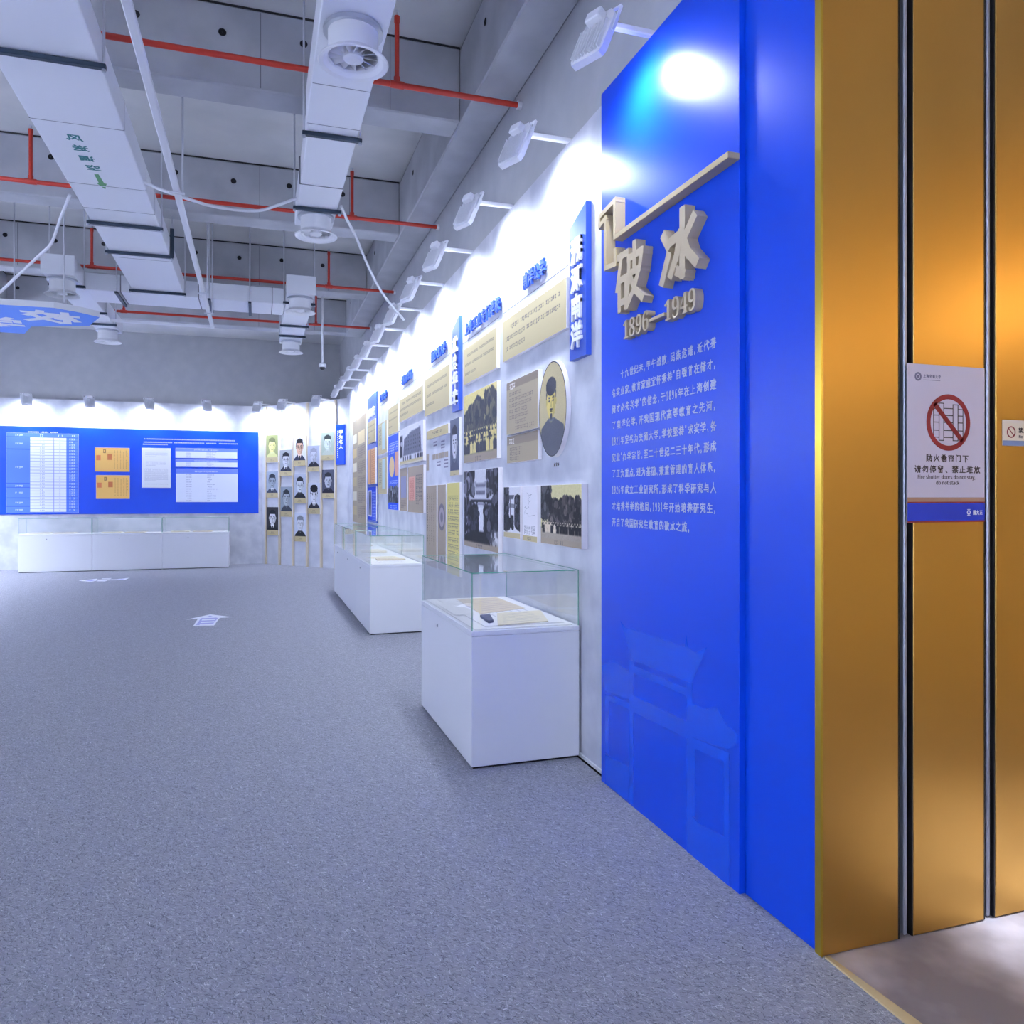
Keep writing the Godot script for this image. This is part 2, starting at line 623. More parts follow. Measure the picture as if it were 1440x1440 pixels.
func diffuser(x: float, y: float, d: float, where: String) -> void:
	var label := "round white swirl air diffuser " + where
	if diffuser_source == null:
		var o := thing("air_diffuser", label, "air diffuser", Vector3(x, y, -d), "round swirl air diffusers")
		diffuser_source = o
		var st := T()
		lathe(st, [Vector2(0.146, -0.03), Vector2(0.172, -0.03), Vector2(0.172, -0.012), Vector2(0.166, -0.012), Vector2(0.166, -0.001), Vector2(0.15, -0.001)], 40, Vector3.ZERO)
		part("collar_ring", st, M.zinc, o, true)
		st = T()
		lathe(st, [Vector2(0.138, -0.165), Vector2(0.145, -0.16), Vector2(0.145, -0.012)], 40, Vector3.ZERO)
		part("neck", st, M.white, o, true)
		st = T()
		lathe(st, [Vector2(0.138, -0.12), Vector2(0.139, -0.152), Vector2(0.15, -0.178), Vector2(0.172, -0.196), Vector2(0.196, -0.204), Vector2(0.203, -0.2), Vector2(0.2, -0.194), Vector2(0.18, -0.184), Vector2(0.16, -0.168), Vector2(0.147, -0.152)], 48, Vector3.ZERO)
		part("bell_rim", st, M.white, o, true)
		st = T()
		lathe(st, [Vector2(0.001, -0.192), Vector2(0.04, -0.19), Vector2(0.05, -0.184), Vector2(0.058, -0.176), Vector2(0.06, -0.13), Vector2(0.001, -0.13)], 28, Vector3.ZERO)
		part("hub", st, M.white, o, true)
		for k in 13:
			var a := TAU * k / 13.0
			st = T()
			var xf := Transform3D(Basis(Vector3.UP, a) * Basis(Vector3(1, 0, 0), 0.75), Vector3(0, -0.155, 0))
			cbox(st, Vector3(0.05, -0.0015, -0.018), Vector3(0.14, 0.0015, 0.018), 0.0, xf)
			part("blade", st, M.white, o, true)
		return
	twin(diffuser_source, Vector3(x, y, -d)).set_meta("label", label)


func ceiling_services() -> void:
	for k in 4:
		sprinkler([5.62, 8.44, 11.3, 13.85][k], [0.97, -2.06], ORDINAL[k])
	var y := 4.28
	# narrow run nearest the timeline wall
	var o := thing("air_duct", "narrow white sheet metal air duct nearest the timeline wall", "air duct", Vector3(0.53, y, -5.0))
	var st := T()
	duct_run(st, 0.335, 0.725, y, y + 0.25, 1.0, 5.23)
	cbox(st, Vector3(0.335, y, -5.8), Vector3(0.725, y + 0.25, -5.23), 0.006)
	part("duct_body", st, M.duct, o)
	st = T()
	duct_run(st, 0.355, 0.72, y + 0.004, y + 0.24, 5.8, 8.02)
	part("duct_body", st, M.duct, o)
	for d in [2.6, 3.9, 5.23, 5.8, 6.95]:
		seam_at(o, 0.345, 0.72, y, y + 0.24, d)
	for d in [5.93, 7.48]:
		hanger(o, 0.35, 0.72, y + 0.004, d)
	diffuser(0.53, y, 4.55, "midway under the long narrow duct nearest the timeline wall")
	diffuser(0.538, y, 7.68, "under the closed end of the long narrow duct")
	# wide main duct
	var yb := 4.25
	o = thing("air_duct", "wide white main air duct with green airflow arrow on its underside", "air duct", Vector3(-1.23, yb, -6.0))
	st = T()
	duct_run(st, -1.54, -0.93, yb, yb + 0.22, 1.0, 11.2)
	part("duct_body", st, M.duct, o)
	for d in [6.28, 7.45, 8.05, 8.55, 9.6]:
		seam_at(o, -1.54, -0.93, yb, yb + 0.22, d)
	for d in [5.35, 8.4, 9.35, 11.0]:
		hanger(o, -1.54, -0.93, yb, d)
	st = T()
	cbox(st, Vector3(-0.925, yb - 0.02, -9.37), Vector3(-0.885, yb + 0.3, -9.33), 0.004)
	part("hanger_bracket", st, M.dark_steel, o)
	# green lettering and arrow on the underside
	var under := Transform3D(Basis(Vector3(-1, 0, 0), Vector3(0, 0, 1), Vector3(0, -1, 0)), Vector3(0, yb, 0))
	var word := ["空", "调", "送", "风"]
	for k in 4:
		st = T()
		var c := at_y([131.0, 122.0, 113.5, 104.0][k], [236.0, 223.0, 208.5, 193.5][k], yb)
		glyph(st, word[k], under * Transform3D(Basis.IDENTITY, Vector3(-c.x - 0.058, c.z - 0.055, 0)), 0.116, 0.11, 0.013, 0.0, 0.0015)
		part("lettering", st, M.teal, o)
	st = T()
	var arrow := []
	for p in [[132.5, 245], [138.5, 245], [146.5, 258], [150, 258.5], [148, 266], [136, 257.5], [139, 257]]:
		var c := at_y(p[0], p[1], yb)
		arrow.append(Vector2(-c.x, c.z))
	prism(st, arrow, under, 0.0, 0.0015)
	part("arrow_mark", st, M.green, o)
	# cross duct that feeds the two far runs
	o = thing("air_duct", "white cross duct joining the wide main duct to both far runs", "air duct", Vector3(-0.9, yb, -11.5))
	st = T()
	cbox(st, Vector3(-2.12, yb, -11.88), Vector3(0.355, yb + 0.22, -11.205), 0.006)
	part("duct_body", st, M.duct, o)
	for x in [-1.7, -0.75, 0.2]:
		st = T()
		cbox(st, Vector3(x - 0.012, yb - 0.004, -11.885), Vector3(x, yb + 0.225, -11.2), 0.001)
		part("folded_seam", st, M.seam, o)
	for x in [-1.75, -0.62, -0.1]:
		st = T()
		tube(st, [Vector3(x, yb - 0.03, -11.18), Vector3(x, SLAB_Y, -11.18)], 0.0085, 8)
		tube(st, [Vector3(x, yb - 0.03, -11.9), Vector3(x, SLAB_Y, -11.9)], 0.0085, 8)
		part("hanger_rod", st, M.rod, o)
		st = T()
		cbox(st, Vector3(x - 0.02, yb - 0.034, -11.93), Vector3(x + 0.02, yb - 0.006, -11.15), 0.003)
		part("hanger_bar", st, M.dark_steel, o)
	# far runs to both sides
	for r in [[0.37, 0.735, "narrow white far duct run nearest the timeline wall, beyond the cross duct", "by the timeline"], [-2.48, -2.13, "narrow white far duct run on the side of the hanging blue sign", "by the hanging sign"]]:
		o = thing("air_duct", r[2], "air duct", Vector3((r[0] + r[1]) / 2, y, -12.3))
		st = T()
		duct_run(st, r[0], r[1], y - 0.01, y + 0.22, 10.62, 14.2)
		part("duct_body", st, M.duct, o)
		st = T()
		cbox(st, Vector3(r[0] - 0.008, y - 0.018, -10.63), Vector3(r[1] + 0.008, y + 0.228, -10.605), 0.003)
		part("end_cap", st, M.duct, o)
		for d in [11.1, 12.6, 13.4]:
			hanger(o, r[0], r[1], y - 0.01, d)
		diffuser((r[0] + r[1]) / 2, y - 0.01, 10.86, "under the capped end, far run %s" % r[3])
		diffuser((r[0] + r[1]) / 2, y - 0.01, 13.92, "at the back end, far run %s" % r[3])
	# white trunking with its cross piece to the hanging sign
	o = thing("cable_trunking", "long white cable trunking slung below the wide main duct", "cable trunking", Vector3(-0.62, 4.0, -6))
	st = T()
	cbox(st, Vector3(-0.642, 4.0, -11.97), Vector3(-0.594, 4.045, -1.0), 0.006)
	part("trunking", st, M.cable, o)
	st = T()
	cbox(st, Vector3(-1.95, 4.005, -11.97), Vector3(-0.585, 4.045, -11.93), 0.004)
	part("cross_piece", st, M.cable, o)
	for d in [3.3, 6.7, 9.9, 10.95]:
		st = T()
		tube(st, [Vector3(-0.57, 3.99, -d), Vector3(-0.57, SLAB_Y, -d)], 0.008, 8)
		part("hanger_rod", st, M.rod, o)
		st = T()
		cbox(st, Vector3(-0.67, 3.985, -d - 0.015), Vector3(-0.555, 4.0, -d + 0.015), 0.002)
		part("hanger_clip", st, M.rod, o)
	# slack white cables
	for c in [
		["slack white cable drooping from the wide duct across to the narrow duct", [[203, 256, 7.28], [222, 265, 7.28], [250, 275, 7.28], [290, 288, 7.28], [330, 295, 7.28], [365, 296, 7.28], [392, 288, 7.28], [417, 279, 7.28]], 0.014],
		["long white cable drooping from the narrow duct to the timeline wall lamps", [[480, 290, 7.3], [488, 309, 7.5], [500, 332, 7.8], [515, 368, 8.1], [528, 396, 8.4], [543, 420, 8.62], [558, 438, 8.78], [568, 450, 8.86]], 0.014],
		["white cable falling from the wide duct to the hanging blue sign", [[98, 274, 7.8], [84, 310, 8.0], [76, 334, 8.15], [68, 348, 8.3], [50, 364, 8.5], [30, 383, 8.7], [0, 411, 9.0], [-40, 430, 9.3]], 0.014]]:
		var pts := []
		for p in c[1]:
			pts.append(at_d(p[0], p[1], p[2]))
		var cu := Curve3D.new()
		for i in pts.size():
			var t: Vector3 = (pts[mini(i + 1, pts.size() - 1)] - pts[maxi(i - 1, 0)]) / 6.0
			cu.add_point(pts[i], -t, t)
		st = T()
		tube(st, Array(cu.tessellate(3, 4)), c[2], 8)
		var cab := part("white_cable", st, M.cable)
		cab.set_meta("label", c[0])
		cab.set_meta("category", "cable")
	# dome camera on its drop pole
	var dc := at_d(453.5, 514, 12.5)
	o = thing("dome_camera", "small white dome security camera on a drop pole", "security camera", dc)
	st = T()
	tube(st, [Vector3(dc.x, dc.y + 0.03, dc.z), Vector3(dc.x, SLAB_Y, dc.z)], 0.016, 10)
	part("pole", st, M.white, o)
	st = T()
	lathe(st, [Vector2(0.05, -0.03), Vector2(0.056, -0.02), Vector2(0.056, 0.02), Vector2(0.03, 0.04), Vector2(0.016, 0.05)], 20, dc)
	part("housing", st, M.white, o)
	st = T()
	lathe(st, [Vector2(0.001, -0.075), Vector2(0.025, -0.068), Vector2(0.042, -0.05), Vector2(0.047, -0.03)], 20, dc)
	part("dome", st, M.black, o)
	# flat blue sign hung under the ceiling
	var ys := 3.72
	var shape := []
	for p in [[-150, 420], [0, 428.4], [76, 433], [112, 439.5], [140, 446], [125.5, 458], [44, 459], [34.5, 469], [-60, 463], [-150, 452]]:
		var w := at_y(p[0], p[1], ys)
		shape.append(Vector2(-w.x, w.z))
	var su := Transform3D(Basis(Vector3(-1, 0, 0), Vector3(0, 0, 1), Vector3(0, -1, 0)), Vector3(0, ys, 0))
	o = thing("hanging_sign", "blue flat cut-out sign with white lettering hung under the ceiling", "sign", at_y(60, 445, ys))
	st = T()
	prism(st, shape, su, -0.07, 0.0)
	part("board", st, M.white, o)
	st = T()
	prism(st, shape, su, 0.0005, 0.0025)
	part("blue_face", st, M.blue_film, o)
	for g in [["校", 66.0, 446.0, 0.62], ["学", -12.0, 452.0, 0.62]]:
		st = T()
		var c := at_y(g[1], g[2], ys)
		glyph(st, g[0], su * Transform3D(Basis(Vector3(0, 0, 1), 0.15), Vector3(-c.x - g[3] * 0.5, c.z - g[3] * 0.55, 0)), g[3], g[3] * 1.1, 0.09, 0.003, 0.006)
		part("lettering", st, M.letter_white, o)
	for p in [[90, 431], [20, 433]]:
		var w := at_y(p[0], p[1] + 3, ys)
		st = T()
		tube(st, [Vector3(w.x, ys + 0.07, w.z), Vector3(w.x, SLAB_Y, w.z)], 0.008, 8)
		part("hanger_rod", st, M.rod, o)


# =====================================================================  wall wash lamps
var lamp_source: Node3D


func flood(f: Transform3D, s: float, top: float, label: String, group: String, energy := LAMP_ENERGY) -> void:
	var at := f * Vector3(s, top, 0)
	if lamp_source:
		var c := twin(lamp_source, at)
		c.basis = f.basis
		c.set_meta("label", label)
		c.set_meta("group", group)
		c.get_node("flood_light").light_energy = energy
		return
	var o := thing("flood_lamp", label, "lamp", at, group)
	lamp_source = o
	o.basis = f.basis
	var st := T()
	cbox(st, Vector3(-0.016, 0.0, -0.05), Vector3(0.016, 0.03, 0.275), 0.004)
	cbox(st, Vector3(-0.04, 0.0, -0.06), Vector3(0.04, 0.008, 0.0), 0.002)
	part("arm", st, M.lamp_white, o, true)
	# head: its lit face looks at the wall and down
	var n := Vector3(-0.36, -0.42, -0.83).normalized()
	var up := (Vector3.UP - n * n.y).normalized()
	var hx := Transform3D(Basis(up.cross(n).normalized(), up, n), Vector3(0, -0.065, 0.335))
	st = T()
	prism(st, [Vector2(-0.1, -0.11), Vector2(-0.085, -0.14), Vector2(0.085, -0.14), Vector2(0.1, -0.11), Vector2(0.1, 0.09), Vector2(0.06, 0.14), Vector2(-0.06, 0.14), Vector2(-0.1, 0.09)], hx, -0.022, 0.012)
	part("housing", st, M.lamp_white, o, true)
	st = T()
	for k in 9:
		var x := -0.08 + 0.02 * k
		cbox(st, Vector3(x - 0.002, -0.12, -0.042), Vector3(x + 0.002, 0.05, -0.022), 0.0, hx)
	part("cooling_fins", st, M.lamp_white, o, true)
	st = T()
	cbox(st, Vector3(-0.045, 0.06, -0.07), Vector3(0.045, 0.12, -0.0225), 0.006, hx)
	part("driver_box", st, M.lamp_white, o, true)
	st = T()
	cbox(st, Vector3(-0.11, -0.01, -0.012), Vector3(-0.103, 0.15, 0.004), 0.002, hx)
	cbox(st, Vector3(0.103, -0.01, -0.012), Vector3(0.11, 0.15, 0.004), 0.002, hx)
	cbox(st, Vector3(-0.11, 0.143, -0.012), Vector3(0.11, 0.15, 0.004), 0.002, hx)
	part("yoke", st, M.lamp_white, o, true)
	st = T()
	cbox(st, Vector3(-0.085, -0.125, 0.0125), Vector3(0.085, 0.08, 0.0155), 0.001, hx)
	part("lit_face", st, M.glow, o, true)
	# the lens throws its light down the wall
	var l := SpotLight3D.new()
	l.name = "flood_light"
	l.light_color = LAMP_COLOR
	l.light_energy = LAMP_ENERGY
	l.light_size = 0.07
	l.spot_angle = 86.0
	l.spot_angle_attenuation = 1.0
	l.spot_range = 30.0
	l.spot_attenuation = 2.0
	l.shadow_enabled = true
	l.light_energy = energy
	o.add_child(l)
	var aim := Vector3(0, -0.9, -0.43).normalized()
	l.transform = Transform3D(Basis.looking_at(aim, Vector3.RIGHT), hx * Vector3(0, -0.03, 0.09))


const ORDINAL := ["first", "second", "third", "fourth", "fifth", "sixth", "seventh", "eighth", "ninth", "tenth", "eleventh", "twelfth", "thirteenth", "fourteenth", "fifteenth", "sixteenth", "seventeenth", "eighteenth", "nineteenth", "twentieth", "twenty-first", "twenty-second"]


func lamps() -> void:
	flood(wall_f, -3.3, WALL_TOP, "white flood lamp on a short arm above the tall blue introduction panel", "flood lamps along the timeline wall", LAMP_ENERGY * 0.62)
	for k in 11:
		flood(wall_f, -4.45 - 1.14 * k, WALL_TOP, "white flood lamp on the timeline wall, %s past the introduction panel" % ORDINAL[k], "flood lamps along the timeline wall")
	for k in 5:
		flood(back_f, -5.85 + 1.19 * k, BACK_TOP, "white flood lamp above the wide blue board, %s from the portrait wall" % ORDINAL[4 - k], "flood lamps above the wide blue board", BACK_ENERGY)
	for k in 3:
		flood(cham_f, [0.25, 1.1, 2.2][k], BACK_TOP, "white flood lamp on the slatted portrait wall, %s from the blue board" % ORDINAL[k], "flood lamps above the portraits", BACK_ENERGY)
	for k in 9:  # added out of view as fill, far stronger than the visible lamps
		flood(left_f, 17.0 - 2.6 * k, WALL_TOP, "unseen white flood lamp added as fill on the wall opposite the timeline, %s from the back" % ORDINAL[k], "unseen fill lamps on the opposite wall", FILL_ENERGY)
	for k in 4:  # more unseen lamps behind the camera, added as fill
		flood(rear_f, 5.6 - 2.2 * k, WALL_TOP, "unseen white flood lamp added as fill on the wall behind the entrance, %s along" % ORDINAL[k], "unseen fill lamps behind the entrance", FILL_ENERGY)


# warm wall lamps of the side corridor
func corridor_lamps() -> void:
	for k in 3:
		var at := Vector3(5.22, 2.85, 0.0 + 2.3 * k)
		var o := thing("wall_lamp", "warm half-round wall lamp in the side corridor, %s from the gold cladding" % ORDINAL[k], "lamp", at, "wall lamps of the side corridor")
		var st := T()
		cbox(st, at + Vector3(-0.02, -0.09, -0.06), at + Vector3(-0.001, 0.09, 0.06), 0.003)
		part("back_plate", st, M.lamp_white, o)
		st = T()
		lathe(st, [Vector2(0.001, -0.08), Vector2(0.06, -0.06), Vector2(0.07, 0.0), Vector2(0.06, 0.06), Vector2(0.001, 0.08)], 20, at + Vector3(-0.1, 0, 0))
		part("lit_globe", st, M.warm_glow, o)
		st = T()
		lathe(st, [Vector2(0.001, -0.11), Vector2(0.05, -0.1), Vector2(0.08, -0.07), Vector2(0.095, -0.02), Vector2(0.092, -0.02), Vector2(0.077, -0.068), Vector2(0.001, -0.105)], 24, at + Vector3(-0.1, 0, 0))
		part("bowl", st, M.dark_steel, o)  # added under the globe to keep its light off the floor
		st = T()
		tube(st, [at + Vector3(-0.02, -0.03, 0), at + Vector3(-0.015, -0.03, 0)], 0.012, 8)
		part("bracket", st, M.lamp_white, o)
		var l := OmniLight3D.new()
		l.name = "wall_light"
		l.light_color = Color(1.0, 0.87, 0.66)
		l.light_energy = CORRIDOR_ENERGY
		l.light_size = 0.06
		l.omni_range = 30.0
		l.omni_attenuation = 2.0
		l.shadow_enabled = true
		o.add_child(l)
		l.position = Vector3(-0.1, 0, 0)


# unseen ceiling spot, added to brighten the bare corridor floor
func corridor_fill_spot() -> void:
	var at := Vector3(3.5, 4.9, -1.6)
	var o := thing("ceiling_spot", "unseen white cylinder spot added to brighten the bare concrete floor", "lamp", at)
	var st := T()
	lathe(st, [Vector2(0.05, 0.0), Vector2(0.06, 0.0), Vector2(0.06, 0.2), Vector2(0.012, 0.21)], 24, at)
	part("housing", st, M.lamp_white, o)
	st = T()
	tube(st, [at + Vector3(0, 0.2, 0), Vector3(at.x, SLAB_Y, at.z)], 0.01, 8)
	part("stem", st, M.lamp_white, o)
	st = T()
	lathe(st, [Vector2(0.001, 0.01), Vector2(0.05, 0.01)], 24, at)
	part("lit_face", st, M.glow, o)
	var l := SpotLight3D.new()
	l.name = "spot_light"
	l.light_color = LAMP_COLOR
	l.light_energy = 24.0
	l.light_size = 0.05
	l.spot_angle = 13.0
	l.spot_angle_attenuation = 0.8
	l.spot_range = 30.0
	l.spot_attenuation = 2.0
	l.shadow_enabled = true
	o.add_child(l)
	l.transform = Transform3D(Basis.looking_at(Vector3(-0.03, -1, -0.08).normalized(), Vector3.RIGHT), Vector3(0, -0.02, 0))


# =====================================================================  writing
# Characters are drawn from strokes on a 100 x 100 field, y downwards. A piece «c@x0,y0,x1,y1» sets another character into a box.
const GLYPHS := {
	"亻": "68 2 15 55|45 38 45 98", "氵": "25 5 65 20|12 35 55 50|10 95 65 60", "冫": "25 15 65 35|10 92 65 55",
	"辶": "10 8 24 22|5 40 24 40 24 72 6 92|24 76 50 92 98 92", "宀": "50 0 52 40|6 100 6 45 94 45 88 95", "艹": "3 50 97 50|30 0 30 100|70 0 70 100",
	"扌": "5 28 95 28|60 2 60 90 35 80|5 68 95 48", "木": "2 28 98 28|55 2 55 98|52 30 5 72|58 32 95 62", "土": "5 35 95 35|50 5 50 85|0 90 100 72",
	"禾": "85 3 25 15|3 35 97 35|52 12 52 98|48 38 5 80|56 38 95 78", "石": "3 10 97 10|45 10 5 62|25 50 25 98|25 50 90 50 90 98|25 88 90 88",
	"王": "5 8 95 8|12 48 90 48|50 8 50 85|0 92 100 78", "忄": "50 2 50 98|22 25 12 52|68 20 88 40", "纟": "55 3 15 38 58 38 10 72 75 66|5 95 80 82",
	"讠": "25 5 55 22|5 42 45 42 45 90 85 68", "阝": "15 5 15 98|15 5 80 5 45 42 85 68 70 82 40 80", "攵": "35 2 5 45|30 22 98 22|75 22 55 65 5 97|30 38 60 72 98 96",
	"力": "5 28 85 28 80 90 60 82|45 3 42 50 5 97", "刂": "25 15 25 65|75 3 75 95 50 85", "又": "8 12 85 12 55 65 5 96|20 30 60 72 98 96",
	"大": "5 35 95 35|50 3 48 45 8 96|52 42 95 96", "人": "50 3 45 50 5 97|50 40 95 97", "女": "40 2 18 62 88 97|75 30 55 75 8 97|3 32 97 32",
	"月": "20 3 20 60 5 97|20 3 85 3 85 95 65 88|20 34 85 34|20 64 85 64", "田": "10 8 10 95|10 8 90 8 90 95|10 50 90 50|50 8 50 90|10 90 90 90",
	"白": "50 0 35 20|15 20 15 97|15 20 85 20 85 97|15 56 85 56|15 92 85 92", "口": "12 15 12 95|12 15 88 15 88 95|12 85 88 85",
	"日": "18 5 18 95|18 5 82 5 82 95|18 48 82 48|18 90 82 90", "目": "18 3 18 97|18 3 82 3 82 97|18 33 82 33|18 62 82 62|18 92 82 92",
	"隹": "30 2 5 45|25 25 25 98|60 2 68 18|25 20 97 20|60 20 60 92|25 44 92 44|25 68 92 68|25 93 98 93", "戈": "3 35 97 22|45 3 60 65 92 97 97 75|85 45 30 95|70 3 88 15",
	"心": "8 55 3 85|25 35 28 85 65 92 78 70|45 30 55 50|80 38 97 70", "示": "25 10 75 10|5 38 95 38|50 38 50 95 38 88|25 60 8 88|75 60 95 88",
	"火": "20 30 10 60|82 25 68 52|50 3 45 50 5 97|50 40 95 97", "工": "12 12 88 12|50 12 50 88|3 88 97 88", "止": "50 5 50 92|50 45 88 45|18 40 18 92|3 92 97 92",
	"方": "45 2 55 18|3 25 97 25|42 25 38 60 5 97|40 48 85 48 80 92 58 85", "立": "45 2 55 18|8 26 92 26|25 40 38 80|75 38 62 86|2 92 98 92",
	"里": "18 5 18 55|18 5 82 5 82 55|18 30 82 30|18 55 82 55|50 5 50 95|12 74 88 74|2 95 98 95", "生": "30 5 8 45|22 25 92 25|50 3 50 92|15 58 88 58|3 92 97 92",
	"十": "5 40 95 40|50 5 50 97", "九": "3 35 72 30 70 80 78 92 95 90 97 72|38 3 35 45 5 97", "世": "3 35 97 35|22 10 22 90 92 90|50 5 50 65 78 65|78 5 78 65",
	"纪": "纟@0,0,42,100|48 12 92 12 92 45 52 45|52 45 52 85 60 93 95 93 98 75", "末": "10 20 90 20|3 42 97 42|50 3 50 97|47 45 8 82|53 45 93 82",
	"甲": "15 8 15 58|15 8 85 8 85 58|15 32 85 32|15 56 85 56|50 8 50 98", "午": "35 3 12 38|28 20 90 20|3 52 97 52|52 20 52 98",
	"战": "28 3 28 42|28 20 50 20|10 45 10 90|10 45 46 45 46 90|10 84 46 84|戈@48,0,100,100", "败": "8 10 8 65|8 10 42 10 42 65|25 25 22 70 5 97|28 70 44 90|攵@46,0,100,100",
	"民": "15 8 85 8 85 38 15 38|15 8 15 88 45 78|15 60 90 60|50 38 62 75 85 97 95 80", "族": "方@0,0,45,100|62 2 50 28|58 15 97 15|62 32 52 52|56 42 95 42|50 62 98 62|74 42 70 70 50 97|74 66 96 97",
	"危": "38 2 10 38|35 12 70 12 58 30|22 30 97 30|22 30 18 65 3 97|42 48 42 88 50 95 92 95 96 80|42 48 78 48 76 70 62 66", "难": "又@0,10,45,95|隹@45,0,100,100",
	"近": "辶@0,0,100,100|80 5 42 18|42 18 42 48 32 75|42 40 98 40|72 40 72 80", "代": "亻@0,0,38,100|36 40 97 30|58 3 66 60 88 96 97 78|78 8 92 22",
	"著": "艹@8,0,92,22|20 36 80 36|50 24 50 50|3 52 97 52|85 28 55 55 8 78|日@30,60,85,100", "名": "42 2 10 38|38 15 80 15 55 45 5 65|25 38 42 50|口@32,55,92,100",
	"实": "宀@0,0,100,32|22 35 36 46|15 50 30 60|3 68 97 68|55 32 52 70 10 97|55 72 92 96", "业": "35 5 35 90|65 5 65 90|12 30 24 70|90 28 76 68|3 90 97 90",
	"家": "宀@0,0,100,32|20 36 82 36|50 38 10 60|38 48 55 70 52 96 38 88|48 58 8 80|50 72 8 95|82 45 60 60|55 55 95 92",
	"教": "5 22 50 22|28 2 28 40|2 40 54 40|52 10 8 62|18 52 46 52 32 66|32 66 32 95 18 88|5 78 52 72|攵@52,0,100,100", "育": "50 0 50 12|5 14 95 14|45 16 22 34 78 34|68 22 84 40|月@20,42,85,100",
	"盛": "8 22 94 22|12 22 10 50 3 64|14 38 38 38 36 58 26 55|52 2 60 38 88 60 94 48|84 30 48 62|75 4 88 14|15 68 15 95|15 68 85 68 85 95|38 68 38 95|62 68 62 95|2 95 98 95",
	"宣": "宀@0,0,100,28|18 36 82 36|日@25,46,75,84|3 95 97 95", "怀": "忄@0,0,32,100|36 14 97 14|72 14 34 65|64 34 64 98|70 42 95 62",
	"秉": "80 2 20 12|3 24 97 24|20 38 82 38 82 62|5 50 97 50|20 62 82 62|50 10 50 98|46 64 8 94|54 64 94 94", "持": "扌@0,0,38,100|46 18 94 18|70 2 70 38|40 38 98 38|40 58 98 58|80 44 80 92 66 86|50 68 60 82",
	"自": "48 0 38 14|18 16 18 97|18 16 82 16 82 97|18 42 82 42|18 66 82 66|18 92 82 92",
	"强": "5 10 38 10 38 34 8 34 6 60 40 60 38 92 22 86|52 6 90 6 90 28 52 28 52 6|48 40 94 40 94 64 48 64 48 40|71 30 71 90|46 92 92 86|84 76 96 95",
	"首": "30 2 38 14|70 2 60 16|3 20 97 20|48 22 42 34|目@22,36,80,100", "在": "5 22 95 22|42 3 30 45 3 75|24 48 24 97|42 52 92 52|66 34 66 92|36 92 97 92",
	"储": "亻@0,0,28,100|讠@26,5,52,95|54 22 88 22|70 4 70 42|48 44 98 44|92 14 52 62|日@58,56,92,98", "才": "5 28 95 28|62 3 62 92 42 84|58 30 8 80",
	"必": "12 45 5 75|30 35 32 82 75 90 85 68|45 12 56 32|85 8 60 55 8 97|88 40 97 62", "先": "30 4 14 34|25 20 85 20|52 2 52 50|3 50 97 50|38 50 34 72 5 96|62 50 62 85 70 92 92 92 96 76",
	"兴": "18 10 30 35|46 5 54 32|85 5 66 40|3 55 97 55|36 66 10 96|64 66 92 96", "学": "20 5 30 20|46 2 52 16|80 2 66 20|6 40 6 26 94 26 90 42|25 46 72 46 52 62|52 60 52 94 38 88|3 72 97 72",
	"的": "白@0,2,46,96|62 2 50 38|58 22 95 22 92 90 74 84|60 45 74 64", "信": "亻@0,0,34,100|62 2 72 12|36 20 98 20|46 36 90 36|46 50 90 50|口@44,62,92,100",
	"念": "50 2 5 42|50 2 95 42|42 26 56 34|25 44 74 44 54 62|心@5,60,95,100", "于": "18 12 82 12|3 44 97 44|52 12 52 92 34 84", "年": "32 2 10 36|26 18 90 18|28 42 86 42|28 42 28 66|3 66 97 66|56 18 56 98",
	"上": "48 5 48 90|48 40 85 40|3 90 97 90", "海": "氵@0,0,30,100|46 2 32 32|42 16 96 16|44 32 88 32 84 92 68 88|44 32 38 74 92 74|28 54 98 54|58 36 66 48|56 60 64 70",
	"创": "30 2 3 46|30 2 56 40|18 48 46 48 46 70 34 66|18 48 18 86 24 94 50 92 54 78|刂@58,0,100,100",
	"建": "42 14 88 14 88 46|34 30 98 30|42 46 88 46|36 62 94 62|65 2 65 80|5 12 30 12 12 44 30 44 24 74 4 97|8 58 30 84 60 94 98 94", "了": "10 12 88 12 52 42|52 40 52 92 32 84",
	"南": "50 0 50 26|8 15 92 15|10 98 10 30 90 30 90 96 76 90|34 38 40 50|66 38 60 50|24 54 76 54|22 72 78 72|50 54 50 96", "洋": "氵@0,0,32,100|46 2 54 18|86 2 76 20|38 24 96 24|42 46 92 46|34 68 98 68|67 24 67 98",
	"公": "36 5 8 52|62 5 94 50|46 42 20 88 80 84|66 62 90 97", "开": "10 10 90 10|3 48 97 48|32 10 30 55 6 97|68 10 68 98",
	"我": "42 4 8 18|3 36 97 36|28 12 28 92 14 86|3 68 50 54|54 2 64 62 90 96 97 76|86 46 48 84|74 8 88 22", "国": "8 5 8 98|8 5 92 5 92 98|8 93 92 93|25 24 75 24|28 48 72 48|22 74 78 74|50 24 50 74|60 56 68 66",
	"现": "王@0,5,40,95|50 8 50 64|50 8 88 8 88 64|68 22 64 64 42 97|72 64 72 88 78 94 94 94 97 80", "高": "50 0 50 12|3 16 97 16|28 28 28 46|28 28 72 28 72 46|28 46 72 46|10 98 10 56 90 56 90 96 78 92|口@30,66,70,92",
	"等": "25 0 5 24|20 10 48 10|30 12 38 22|66 0 52 24|62 10 96 10|74 12 82 22|20 34 82 34|50 24 50 48|3 48 97 48|3 66 97 66|66 54 66 96 50 90|28 74 42 88", "之": "45 2 56 16|12 28 84 28 18 82|5 76 30 88 97 94",
	"河": "氵@0,0,30,100|32 14 98 14|85 14 85 93 68 88|口@38,32,70,72", "定": "宀@0,0,100,30|20 40 82 40|50 40 50 92|50 64 84 64|28 54 24 76 3 97|24 78 45 92 97 94",
